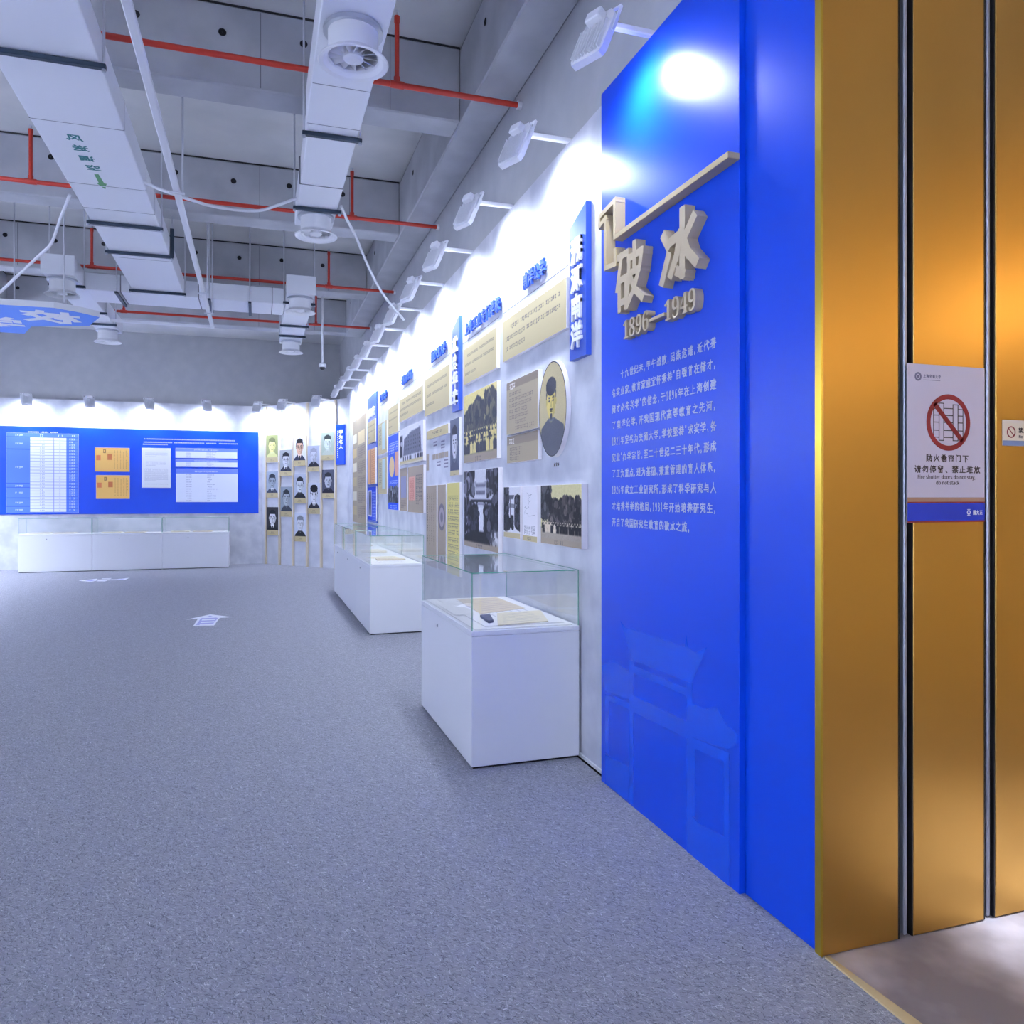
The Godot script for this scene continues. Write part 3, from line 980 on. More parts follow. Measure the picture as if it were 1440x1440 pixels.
	"为": "20 8 34 24|5 36 86 36 82 92 62 86|46 4 42 55 5 97|50 54 62 72", "交": "50 0 50 16|5 20 95 20|32 28 10 50|66 28 90 48|70 40 50 72 6 97|28 42 55 74 96 97",
	"通": "辶@0,0,100,100|42 8 88 8 64 24|56 14 70 24|38 84 38 28 92 28 92 82 82 80|38 46 92 46|38 62 92 62|65 28 65 82", "校": "木@0,0,38,100|68 2 70 14|40 20 98 20|54 28 40 48|80 28 96 46|86 42 70 70 36 97|50 44 70 74 98 97",
	"坚": "12 8 12 48|28 4 28 52|42 10 88 10 66 34 38 50|48 18 70 36 95 50|20 66 80 66|50 50 50 92|3 92 97 92", "求": "3 26 97 26|50 3 50 92 36 86|18 44 34 58|8 84 42 66|86 42 64 56|54 40 94 88|74 6 88 18",
	"务": "38 2 8 40|34 16 76 16 45 44 3 56|28 20 58 42 97 54|力@14,54,84,100", "办": "10 32 80 32 76 90 56 84|42 4 40 50 5 97|12 50 4 72|86 44 97 70", "宗": "宀@0,0,100,30|示@5,34,95,100",
	"旨": "25 4 25 40 34 44 85 44 88 30|80 8 25 24|日@22,54,80,100", "至": "8 8 92 8|45 8 18 38 82 34|66 24 88 46|18 66 82 66|50 46 50 92|3 92 97 92", "二": "15 20 85 20|3 82 97 82", "三": "10 12 90 12|16 48 84 48|3 88 97 88",
	"形": "5 12 55 12|2 46 58 46|18 12 18 55 4 97|42 12 42 98|92 4 64 28|95 34 62 62|97 64 56 97", "成": "12 24 96 24|14 24 12 60 3 90|16 46 44 46 42 82 28 76|52 2 62 58 90 94 97 74|86 40 46 90|74 4 88 16",
	"重": "78 2 22 10|4 20 96 20|20 30 20 66|20 30 80 30 80 66|20 48 80 48|20 66 80 66|50 10 50 94|12 80 88 80|2 95 98 95", "点": "50 0 50 36|50 18 88 18|18 38 18 66|18 38 82 38 82 66|18 66 82 66|10 78 3 97|34 78 38 96|60 78 66 96|84 76 97 95",
	"理": "王@0,5,38,95|里@42,2,100,98", "基": "8 14 92 14|30 2 30 54|70 2 70 54|30 28 70 28|30 41 70 41|3 55 97 55|34 57 6 80|66 57 95 80|32 76 70 76|50 64 50 94|14 95 86 95",
	"础": "石@0,0,44,100|72 4 72 94|52 20 52 48 94 48 94 18|50 58 50 94 96 94 96 56", "兼": "30 2 38 12|70 2 60 14|5 18 95 18|18 32 82 32 82 62|3 47 97 47|16 62 82 62|40 20 40 98|60 20 60 98|38 66 5 96|62 66 96 96",
	"管": "25 0 5 22|20 10 48 10|66 0 52 22|62 10 96 10|50 20 50 30|6 44 8 32 94 32 90 44|26 46 26 98|26 46 78 46 78 64 26 64|26 76 82 76 82 96|26 96 82 96", "体": "亻@0,0,34,100|36 28 98 28|67 4 67 97|64 32 36 74|70 32 97 74|52 76 84 76",
	"系": "82 2 15 14|46 12 22 30 66 28 18 52 84 46|68 38 86 56|50 50 50 94 38 88|28 62 8 86|70 62 94 86", "研": "石@0,0,42,100|46 14 96 14|44 48 98 48|60 14 58 58 44 97|84 14 84 98",
	"究": "宀@0,0,100,30|38 30 10 50|62 30 92 46|16 58 76 58 74 86 82 94 94 92 97 78|46 40 42 66 8 97", "所": "42 4 10 14|10 14 10 58 3 90|10 30 42 30 42 56 10 56|92 4 58 16|58 16 58 60 46 97|58 44 98 44|80 44 80 98",
	"科": "禾@0,0,48,100|62 14 72 28|58 38 70 52|48 70 98 60|84 2 84 98", "与": "26 4 22 46 84 46 80 92 62 86|26 24 80 24|3 68 66 68", "培": "土@0,5,36,95|66 2 70 12|40 18 96 18|52 26 58 40|84 24 76 42|38 46 98 46|口@46,58,92,98",
	"养": "32 2 40 12|66 2 58 14|10 18 90 18|16 30 84 30|3 44 97 44|52 18 40 58 4 76|58 46 96 70|36 62 34 78 16 97|64 60 64 98", "并": "32 2 40 18|70 2 60 20|10 26 90 26|3 56 97 56|34 26 32 62 8 97|66 26 66 98",
	"举": "20 4 30 18|46 1 52 14|80 1 66 18|3 30 97 30|34 32 5 56|62 32 95 54|24 56 76 56|8 74 92 74|50 42 50 98", "格": "木@0,0,40,100|62 2 42 34|58 14 88 14 66 44 38 58|52 22 72 42 98 54|口@50,60,90,98",
	"局": "16 6 88 6 88 26 16 26|16 6 16 56 3 96|16 40 90 40 86 92 70 88|口@32,54,66,84", "始": "女@0,2,46,98|70 4 50 42 90 38|80 26 96 50|口@54,56,94,98", "启": "48 0 56 12|18 16 86 16 86 38 18 38|18 16 16 60 4 96|口@34,54,90,98",
	"破": "石@0,0,42,100|48 22 96 22 92 38|50 22 48 60 38 97|70 4 70 48|50 48 88 48 70 76 44 97|56 54 72 78 98 97", "冰": "冫@0,10,32,95|62 3 62 92 50 86|34 36 56 34 46 62 30 84|92 22 66 44|64 38 78 66 98 84",
	"旅": "方@0,0,46,100|64 2 50 30|58 15 97 15|92 30 56 42|64 40 64 92 78 82|76 38 84 70 98 95|94 52 80 64", "溯": "氵@0,0,26,100|34 4 40 18|58 2 50 18|26 22 66 22|32 34 32 54 60 54 60 34|46 22 44 62 30 97|月@66,2,100,98",
	"源": "氵@0,0,30,100|36 8 98 8|38 8 36 60 28 92|66 12 58 24|日@48,24,88,62|68 64 68 96 58 90|52 70 42 90|84 70 96 88", "华": "28 2 4 32|18 20 18 50|84 8 40 30|50 4 50 40 58 46 92 46 94 32|3 66 97 66|50 50 50 98",
	"章": "50 0 50 10|10 14 90 14|30 18 36 28|70 18 62 30|3 34 97 34|日@22,42,78,72|3 84 97 84|50 72 50 98", "防": "阝@0,0,36,100|方@38,0,100,100",
	"卷": "30 2 38 14|70 2 60 16|14 22 86 22|3 38 97 38|50 4 40 44 4 62|62 40 97 60|30 56 72 56 72 74 30 74|30 56 30 86 38 95 86 95 90 80", "帘": "宀@0,0,100,28|36 28 12 46|60 28 88 44|18 88 18 54 82 54 82 84 72 82|50 42 50 98",
	"门": "12 20 12 97|24 2 36 16|42 8 88 8 88 92 72 88", "下": "3 10 97 10|48 10 48 98|54 34 84 58", "请": "讠@0,0,32,100|42 12 94 12|46 25 90 25|36 38 98 38|68 2 68 38|月@46,48,90,100",
	"勿": "32 2 5 42|26 20 90 20 84 92 62 84|48 22 10 70|68 22 22 94", "停": "亻@0,0,30,100|64 0 66 10|34 13 98 13|46 22 46 38 86 38 86 22 46 22|34 60 36 48 96 48 92 60|46 66 90 66|68 66 68 94 54 90",
	"留": "42 2 12 12 12 44 42 36|34 26 48 46|54 8 90 8 86 40 72 38|70 8 66 32 50 48|田@18,54,84,100",
	"禁": "3 14 46 14|25 2 25 44|24 16 5 38|26 16 44 34|54 14 97 14|75 2 75 44|74 16 56 36|76 16 96 36|24 52 76 52|5 66 95 66|50 66 50 96 40 92|26 76 10 94|72 76 90 94",
	"堆": "土@0,5,36,95|隹@36,0,100,100", "放": "方@0,0,50,100|攵@48,0,100,100", "专": "14 16 86 16|3 40 97 40|48 2 36 58 82 58 56 84|36 72 66 97",
	"空": "宀@0,0,100,30|36 32 10 52|62 32 90 50|20 60 80 60|50 60 50 92|5 93 95 93", "调": "讠@0,0,32,100|38 92 40 8 94 8 94 92 82 88|50 26 84 26|67 14 67 46|48 46 86 46|54 58 54 80 80 80 80 58 54 58",
	"送": "辶@0,0,100,100|48 4 56 16|82 2 74 16|40 22 94 22|34 44 98 44|66 22 62 54 38 78|68 50 94 78", "风": "14 6 14 60 3 97|14 6 82 6 82 78 90 94 97 80|30 24 68 78|68 22 26 80", "正": "8 10 92 10|52 10 52 92|52 48 86 48|22 40 22 92|3 92 97 92",
	"1": "18 18 50 5 50 95|18 95 82 95", "2": "12 25 30 8 68 8 86 25 76 45 10 93 90 93", "3": "14 15 35 6 72 10 80 28 42 45 84 55 88 75 62 94 12 88",
	"6": "82 10 50 8 22 30 12 65 28 92 66 94 88 75 80 52 45 48 18 62", "8": "50 5 20 15 20 35 50 46 80 35 80 15 50 5|50 46 12 60 12 84 50 95 88 84 88 60 50 46",
	"9": "18 90 50 92 78 70 88 35 70 8 34 6 12 25 22 48 55 52 82 38", "，": "22 76 34 84 18 100", "、": "12 76 36 96", "。": "20 78 12 88 20 98 34 98 42 88 34 78 20 78",
	"“": "30 4 18 22|62 4 50 22", "”": "38 4 28 24|72 4 62 24",
}


func strokes(ch: String) -> Array:
	var out := []
	for piece in str(GLYPHS.get(ch, "")).split("|", false):
		if "@" in piece:
			var b := piece.get_slice("@", 1).split_floats(",")
			for s in strokes(piece.get_slice("@", 0)):
				var t := []
				for p in s:
					t.append(Vector2(b[0] + p.x * (b[2] - b[0]) / 100.0, b[1] + p.y * (b[3] - b[1]) / 100.0))
				out.append(t)
		else:
			var v := piece.split_floats(" ")
			var t := []
			for i in range(0, v.size(), 2):
				t.append(Vector2(v[i], v[i + 1]))
			out.append(t)
	return out


# one character with its lower left corner at the origin of xf
func glyph(st: SurfaceTool, ch: String, xf: Transform3D, w: float, h: float, sw: float, z0: float, z1: float) -> void:
	var step := 0.0002 if z1 - z0 > 0.01 else 0.00004      # each stroke a hair prouder than the last, as cut letters are
	for s in strokes(ch):
		var t := []
		for p in s:
			t.append(Vector2(sw * 0.5 + p.x / 100.0 * (w - sw), sw * 0.5 + (100.0 - p.y) / 100.0 * (h - sw)))
		for i in t.size() - 1:
			z1 += step
			bars(st, [t[i], t[i + 1]], sw, xf, z0, z1)


func latin(called: String, words: String, height: float, depth: float, m: Material, parent: Node3D, xf: Transform3D, serif := false, bold := false, squeeze := 1.0) -> MeshInstance3D:
	var f := SystemFont.new()
	f.font_names = PackedStringArray(["Droid Serif" if serif else "Droid Sans"])
	f.font_weight = 700 if bold else 400
	var t := TextMesh.new()
	t.text = words
	t.font = f
	t.font_size = 64
	t.pixel_size = height / 46.0
	t.depth = depth
	t.curve_step = 2.0
	var o := MeshInstance3D.new()
	o.name = called
	o.mesh = t
	o.material_override = m
	parent.add_child(o, true)
	o.transform = Transform3D(Basis.IDENTITY, -origin.get(parent, Vector3.ZERO)) * xf * Transform3D(Basis.from_scale(Vector3(squeeze, 1, 1)), Vector3.ZERO)
	return o


# =====================================================================  blue introduction panel
func intro_panel() -> void:
	var fz := WALL_X - 1.787          # how far the panel face stands out of the wall
	var s0 := -3.85
	var s1 := -2.578
	var o := thing("introduction_panel", "tall glossy blue introduction panel with large raised beige title", "display panel", Vector3(1.8, 0, -3.2))
	var st := T()
	cbox(st, Vector3(s0, 0.0, -0.088), Vector3(s1, WALL_TOP - 0.002, fz), 0.002, wall_f)
	part("board", st, M.blue, o)
	# faint gate printed at the foot of the panel
	var gate := T()
	var layer := fz + 0.0005
	for poly in [
		[[180, 45], [205, 78], [232, 84], [490, 172], [497, 108], [506, 172], [545, 200], [597, 172], [560, 262], [524, 345], [240, 236], [218, 170]],
		[[222, 236], [243, 236], [243, 930], [222, 915]], [[500, 340], [526, 346], [526, 1185], [500, 1165]],
		[[243, 262], [500, 372], [500, 408], [243, 296]], [[243, 405], [500, 530], [500, 612], [243, 486]],
		[[90, 262], [148, 236], [222, 290], [222, 425], [110, 385]], [[107, 398], [222, 440], [222, 470], [125, 430], [125, 690], [107, 680]],
		[[526, 442], [600, 472], [625, 462], [650, 470], [690, 545], [746, 592], [742, 636], [700, 664], [526, 605]],
		[[526, 605], [705, 680], [705, 735], [526, 655]], [[680, 700], [705, 690], [705, 1335], [680, 1310]],
		[[526, 985], [560, 1025], [680, 1085], [680, 1310], [526, 1190]], [[526, 655], [540, 660], [540, 990], [526, 985]], [[107, 690], [222, 748], [222, 915], [107, 828]]]:
		var pts := []
		for p in poly:
			pts.append(hit(wall_f, 820 + p[0] / 3.429, 860 + p[1] / 3.429, fz))
		layer += 0.00005
		prism(gate, pts, wall_f, fz + 0.0002, layer)
	part("printed_gate", gate, M.blue_print, o)
	# outline numeral and the long bar that grows out of it
	st = T()
	var zf := fz + 0.055
	var one := []
	for p in [[842.5, 318], [842.5, 305], [864, 281.5], [864, 333]]:
		one.append(hit(wall_f, p[0], p[1], zf))
	for k in one.size() - 1:
		bars(st, [one[k], one[k + 1]], 0.026, wall_f, fz, zf + 0.0004 * k)
	one = []
	for p in [[842.5, 318], [850.5, 307], [850.5, 377], [864, 371], [864, 352]]:
		one.append(hit(wall_f, p[0], p[1], zf))
	for k in one.size() - 1:
		bars(st, [one[k], one[k + 1]], 0.026, wall_f, fz, zf - 0.0004 - 0.0004 * k)
	part("outline_numeral", st, M.beige_dark, o)
	st = T()
	var y_bar := hit(wall_f, 930, 285, zf).y
	cbox(st, Vector3(hit(wall_f, 862, 333, zf).x, y_bar - 0.013, fz), Vector3(s1 + 0.004, y_bar + 0.013, zf), 0.002, wall_f)
	part("long_bar", st, M.beige_dark, o)
	# raised title
	st = T()
	glyph(st, "破", wall_f * Transform3D(Basis.IDENTITY, Vector3(-3.575, 2.478, 0)), 0.315, 0.335, 0.036, fz, fz + 0.05)
	part("title_character", st, M.beige, o)
	st = T()
	glyph(st, "冰", wall_f * Transform3D(Basis.IDENTITY, Vector3(-3.125, 2.47, 0)), 0.34, 0.345, 0.045, fz, fz + 0.05)
	part("title_character", st, M.beige, o)
	latin("year_numerals", "1896", 0.092, 0.04, M.beige, o, wall_f * Transform3D(Basis.IDENTITY, Vector3(-3.375, 2.39, fz + 0.02)), true, true, 0.95)
	latin("year_numerals", "1949", 0.092, 0.04, M.beige, o, wall_f * Transform3D(Basis.IDENTITY, Vector3(-2.96, 2.39, fz + 0.02)), true, true, 0.95)
	st = T()
	cbox(st, Vector3(-3.235, 2.375, fz), Vector3(-3.095, 2.39, fz + 0.04), 0.002, wall_f)
	part("dash", st, M.beige, o)
	# body text
	var lines := ["　　十九世纪末，甲午战败，民族危难。近代著", "名实业家、教育家盛宣怀秉持“自强首在储才，", "储才必先兴学”的信念，于1896年在上海创建", "了南洋公学，开我国现代高等教育之先河，", "1921年定名为交通大学，学校坚持“求实学、务",
		"实业”办学宗旨，至二十世纪二三十年代，形成", "了工为重点、理为基础、兼重管理的育人体系。", "1926年成立工业研究所，形成了科学研究与人", "才培养并举的格局，1931年开始培养研究生，", "开启了我国研究生教育的破冰之旅。"]
	for k in lines.size():
		var line: String = lines[k]
		var units := 0.0
		for ch in line:
			units += wide(ch)
		var pitch := 0.985 / units if k < 9 else 0.0505
		var s := -3.718
		st = T()
		for ch in line:
			var w := wide(ch) * pitch
			if ch != "　":
				glyph(st, ch, wall_f * Transform3D(Basis.IDENTITY, Vector3(s + 0.004, 2.165 - 0.0852 * k, 0)), minf(w - 0.007, 0.047), 0.047, 0.0048, fz, fz + 0.0009)
			s += w
		part("text_line", st, M.text_beige, o)
	# plain blue end of the wall, set back behind the panel edge
	o = thing("end_panel", "plain glossy blue wall end between introduction panel and gold cladding", "wall panel", Vector3(1.85, 0, -2.37))
	st = T()
	cbox(st, Vector3(s1 + 0.0005, 0.0, -0.088), Vector3(-GOLD_D - 0.032, WALL_TOP - 0.002, 0.027), 0.0015, wall_f)
	part("board", st, M.blue, o)


func wide(ch: String) -> float:
	if ch in "，、。“”":
		return 0.5
	if ch in "0123456789":
		return 0.5
	return 1.0


# =====================================================================  gold cladding and its signs
func gold_wall() -> void:
	var o := thing("gold_cladding", "brushed gold metal wall cladding split by two black shutter slots", "wall cladding", Vector3(2.6, 0, -GOLD_D))
	var xs := [[1.812, 2.136], [2.203, 2.533], [2.589, 3.25], [3.31, 4.2], [4.26, 5.3]]
	for x in xs:
		var st := T()
		cbox(st, Vector3(x[0], 0.0, -GOLD_D - 0.03), Vector3(x[1], SLAB_Y, -GOLD_D), 0.003)
		part("gold_panel", st, M.gold, o)
	var st := T()
	cbox(st, Vector3(1.805, 0.0, -GOLD_D - 0.031), Vector3(1.8118, SLAB_Y, -GOLD_D + 0.002), 0.001)
	part("edge_trim", st, M.gold_edge, o)
	for x in [[2.136, 2.203], [2.533, 2.589]]:
		st = T()
		cbox(st, Vector3(x[0], 0.0, -GOLD_D - 0.09), Vector3(x[1], SLAB_Y, -GOLD_D - 0.06))
		cbox(st, Vector3(x[0] + 0.0005, 0.0, -GOLD_D - 0.06), Vector3(x[0] + 0.006, SLAB_Y, -GOLD_D - 0.002))
		cbox(st, Vector3(x[1] - 0.006, 0.0, -GOLD_D - 0.06), Vector3(x[1] - 0.0005, SLAB_Y, -GOLD_D - 0.002))
		var slot := part("shutter_slot", st, M.black, o)
		st = T()
		var mid: float = lerpf(x[0], x[1], 0.66)
		cbox(st, Vector3(mid - 0.008, 0.0, -GOLD_D - 0.06), Vector3(mid + 0.008, SLAB_Y, -GOLD_D - 0.012), 0.004)
		part("guide_rail", st, M.rail, slot)
	slab_box("wall_gold_backing", Vector3(1.93, 0, -2.3), Vector3(5.6, SLAB_Y, -GOLD_D - 0.091), M.plaster)
	# fire shutter notice
	var a := hit(gold_f, 1275.5, 512, 0.004)
	var b := hit(gold_f, 1377.5, 737, 0.004)
	var w := 2.529 - a.x
	var top := (a.y + hit(gold_f, 1377.5, 516, 0.004).y) / 2
	var bot := (hit(gold_f, 1275.5, 737, 0.004).y + hit(gold_f, 1376.5, 732, 0.004).y) / 2
	var h := top - bot
	o = thing("notice_sign", "white no-stacking notice with red prohibition ring on gold cladding", "sign", Vector3(a.x + w / 2, bot, -GOLD_D + 0.004))
	st = T()
	cbox(st, Vector3(a.x, bot, 0.0004), Vector3(a.x + w, top, 0.005), 0.001, gold_f)
	part("board", st, M.sign_white, o)
	var pf := gold_f * Transform3D(Basis.IDENTITY, Vector3(a.x, bot, 0))
	st = T()
	cbox(st, Vector3(0, 0, 0.005), Vector3(w, h * 0.123, 0.0056), 0.0, pf)
	part("blue_band", st, M.sign_blue, o)
	st = T()
	cbox(st, Vector3(0, h * 0.131, 0.005), Vector3(w, h * 0.158, 0.0056), 0.0, pf)
	part("tan_band", st, M.sign_tan, o)
	st = T()
	cbox(st, Vector3(0, h * 0.123, 0.005), Vector3(w, h * 0.131, 0.0056), 0.0, pf)
	cbox(st, Vector3(0, 0, 0.0056), Vector3(w, h * 0.01, 0.006), 0.0, pf)
	part("maroon_line", st, M.red_mark, o)
	# crest and name at the head of the notice
	st = T()
	ring(st, Vector2(w * 0.135, h * 0.92), 0.009, 0.0155, pf, 0.005, 0.0056, 24)
	ring(st, Vector2(w * 0.135, h * 0.92), 0.0, 0.0055, pf, 0.005, 0.0056, 14)
	var name_line := "上海交通大学"
	for k in 6:
		glyph(st, name_line[k], pf * Transform3D(Basis.IDENTITY, Vector3(w * (0.2 + 0.038 * k), h * 0.913, 0)), w * 0.032, 0.0135, 0.0014, 0.005, 0.0056)
	cbox(st, Vector3(w * 0.2, h * 0.899, 0.005), Vector3(w * 0.415, h * 0.902, 0.0056), 0.0, pf)
	part("crest", st, M.ink_grey, o)
	# stacked goods behind the ring
	var c := Vector2(w * 0.52, h * 0.637)
	st = T()
	var q := w / 100.0
	for r in [[-19, 13.5, -12, 13.5], [-19, 7, -12, 7], [-19, 0, -12, 0], [-19, -8, -12, -8], [-19, -15, -12, -15], [-6, 14, 6, 14], [-6, 7, 6, 7], [-6, 0, 6, 0], [-6, -8, 6, -8], [-6, -15, 6, -15], [12.5, 13.5, 19, 13.5], [12.5, 7, 19, 7], [12.5, 0, 19, 0], [12.5, -8, 19, -8], [12.5, -15, 19, -15],
		[-19, -15, -19, 13.5], [19, -15, 19, 13.5], [-12, -18, -12, 19], [-6, -18, -6, 19], [-12, 19, -6, 19], [-12, -18, -6, -18], [6, -18, 6, 18], [12.5, -18, 12.5, 18], [6, 18, 12.5, 18], [6, -18, 12.5, -18]]:
		bars(st, [c + Vector2(r[0], r[1]) * q, c + Vector2(r[2], r[3]) * q], q * 0.85, pf, 0.005, 0.0056)
	part("goods_symbol", st, M.ink, o)
	st = T()
	ring(st, c, w * 0.232, w * 0.282, pf, 0.0056, 0.0064, 48)
	bars(st, [c + Vector2(-0.183, 0.183) * w, c + Vector2(0.183, -0.183) * w], w * 0.05, pf, 0.0056, 0.0064, 0.0)
	part("prohibition_ring", st, M.red_mark, o)
	st = T()
	var l1 := "防火卷帘门下"
	for k in 6:
		glyph(st, l1[k], pf * Transform3D(Basis.IDENTITY, Vector3(w * (0.235 + 0.0935 * k), h * 0.383, 0)), w * 0.08, h * 0.05, 0.0030, 0.005, 0.0056)
	var l2 := "请勿停留、禁止堆放"
	for k in 9:
		glyph(st, l2[k], pf * Transform3D(Basis.IDENTITY, Vector3(w * (0.09 + 0.0955 * k), h * 0.313, 0)), w * 0.082, h * 0.05, 0.0030, 0.005, 0.0056)
	part("lettering", st, M.ink, o)
	latin("small_lettering", "Fire shutter doors do not stay,", 0.0135, 0.0008, M.ink, o, pf * Transform3D(Basis.IDENTITY, Vector3(w * 0.5, h * 0.288, 0.0056)), false, false, 1.06)
	latin("small_lettering", "do not stack", 0.0135, 0.0008, M.ink, o, pf * Transform3D(Basis.IDENTITY, Vector3(w * 0.51, h * 0.252, 0.0056)), false, false, 1.06)
	st = T()
	ring(st, Vector2(w * 0.785, h * 0.062), 0.005, 0.0085, pf, 0.0056, 0.0062, 18)
	cbox(st, Vector3(w * 0.765, h * 0.079, 0.0056), Vector3(w * 0.805, h * 0.083, 0.0062), 0.0, pf)
	cbox(st, Vector3(w * 0.765, h * 0.041, 0.0056), Vector3(w * 0.805, h * 0.045, 0.0062), 0.0, pf)
	for k in 3:
		glyph(st, "国大正"[k], pf * Transform3D(Basis.IDENTITY, Vector3(w * (0.84 + 0.044 * k), h * 0.045, 0)), w * 0.039, 0.018, 0.0024, 0.0056, 0.0062)
	part("mark", st, M.letter_white, o)
	# second, small notice further along
	a = hit(gold_f, 1410, 590, 0.004)
	bot = hit(gold_f, 1410, 626.5, 0.004).y
	h = a.y - bot
	w = h * 2.3
	o = thing("notice_sign", "small white prohibition plate with pale blue base on the gold cladding", "sign", Vector3(a.x + w / 2, bot, -GOLD_D + 0.004))
	pf = gold_f * Transform3D(Basis.IDENTITY, Vector3(a.x, bot, 0))
	st = T()
	cbox(st, Vector3(0, 0, 0.0004), Vector3(w, h, 0.004), 0.001, pf)
	part("board", st, mat(Color8(236, 222, 200), 0.5), o)
	st = T()
	cbox(st, Vector3(0, 0, 0.004), Vector3(w, h * 0.2, 0.0046), 0.0, pf)
	part("pale_band", st, mat(Color8(132, 150, 190), 0.5), o)
	st = T()
	var c2 := Vector2(h * 0.44, h * 0.53)
	ring(st, c2, h * 0.18, h * 0.225, pf, 0.004, 0.0046, 30)
	bars(st, [c2 + Vector2(-0.14, 0.14) * h, c2 + Vector2(0.14, -0.14) * h], h * 0.035, pf, 0.004, 0.0046)
	part("prohibition_ring", st, M.red_mark, o)
	st = T()
	glyph(st, "禁", pf * Transform3D(Basis.IDENTITY, Vector3(h * 0.82, h * 0.5, 0)), h * 0.22, h * 0.22, h * 0.02, 0.004, 0.0046)
	glyph(st, "止", pf * Transform3D(Basis.IDENTITY, Vector3(h * 1.08, h * 0.5, 0)), h * 0.22, h * 0.22, h * 0.02, 0.004, 0.0046)
	part("lettering", st, M.ink, o)
	latin("small_lettering", "No", 0.011, 0.0006, M.ink, o, pf * Transform3D(Basis.IDENTITY, Vector3(h * 0.93, h * 0.36, 0.0046)))


func ring(st: SurfaceTool, c: Vector2, r0: float, r1: float, xf: Transform3D, z0: float, z1: float, n: int) -> void:
	for k in n:
		var a := Vector2.from_angle(TAU * k / n)
		var b := Vector2.from_angle(TAU * (k + 1) / n)
		if r0 <= 0.0:
			prism(st, [c, c + a * r1, c + b * r1], xf, z0, z1)
		else:
			prism(st, [c + a * r0, c + a * r1, c + b * r1, c + b * r0], xf, z0, z1)


# =====================================================================  glass showcases
func showcase(f: Transform3D, s0: float, s1: float, z0: float, z1: float, label: String, group: String) -> Node3D:
	var base := 0.787
	var top := 1.12
	var o := thing("showcase", label, "showcase", f * Vector3((s0 + s1) / 2, 0, (z0 + z1) / 2), group)
	var st := T()
	cbox(st, Vector3(s0 + 0.012, 0.0, z0 + 0.012), Vector3(s1 - 0.012, 0.014, z1 - 0.012), 0.0, f)
	part("toe_kick", st, M.black, o)
	st = T()
	cbox(st, Vector3(s0, 0.012, z0), Vector3(s1, base - 0.03, z1), 0.003, f)
	part("plinth", st, M.case_white, o)
	st = T()
	cbox(st, Vector3(s0, base - 0.028, z0), Vector3(s1, base, z1), 0.002, f)
	part("top_board", st, M.case_white, o)
	st = T()
	cbox(st, Vector3(s0 + 0.03, base, z0 + 0.03), Vector3(s1 - 0.03, base + 0.008, z1 - 0.03), 0.002, f)
	part("display_bed", st, M.paper_white, o)
	st = T()
	var k := f * Vector3((s0 + s1) / 2 - 0.16, base - 0.1, z1)
	tube(st, [k - f.basis.z * 0.002, k + f.basis.z * 0.006], 0.011, 14)
	var lock := part("lock", st, M.rail, o)
	st = T()
	tube(st, [k + f.basis.z * 0.006, k + f.basis.z * 0.0068], 0.005, 8)
	part("keyhole", st, M.black, lock)
	var g := 0.008
	var panes := [
		[Vector3(s0 + 0.004, base, z1 - 0.004 - g), Vector3(s1 - 0.004, top - g, z1 - 0.004)],
		[Vector3(s0 + 0.004, base, z0 + 0.004), Vector3(s1 - 0.004, top - g, z0 + 0.004 + g)],
		[Vector3(s0 + 0.004, base, z0 + 0.004 + g), Vector3(s0 + 0.004 + g, top - g, z1 - 0.004 - g)],
		[Vector3(s1 - 0.004 - g, base, z0 + 0.004 + g), Vector3(s1 - 0.004, top - g, z1 - 0.004 - g)],
		[Vector3(s0 + 0.004, top - g, z0 + 0.004), Vector3(s1 - 0.004, top, z1 - 0.004)]]
	for p in panes:
		st = T()
		cbox(st, p[0], p[1], 0.0, f)
		part("glass_pane", st, M.glass, o)
	var e := 0.0045
	var lo := Vector3(s0 + 0.003, base, z0 + 0.003)
	var hi := Vector3(s1 - 0.003, top + 0.001, z1 - 0.003)
	var edges := []
	for x in [lo.x, hi.x - e]:
		for z in [lo.z, hi.z - e]:
			edges.append([Vector3(x, lo.y, z), Vector3(x + e, hi.y, z + e)])
		edges.append([Vector3(x, hi.y - e, lo.z), Vector3(x + e, hi.y, hi.z)])
	for z in [lo.z, hi.z - e]:
		edges.append([Vector3(lo.x, hi.y - e, z), Vector3(hi.x, hi.y, z + e)])
	for p in edges:
		st = T()
		cbox(st, p[0], p[1], 0.001, f)
		part("glass_edge", st, M.glass_edge, o)
	return o


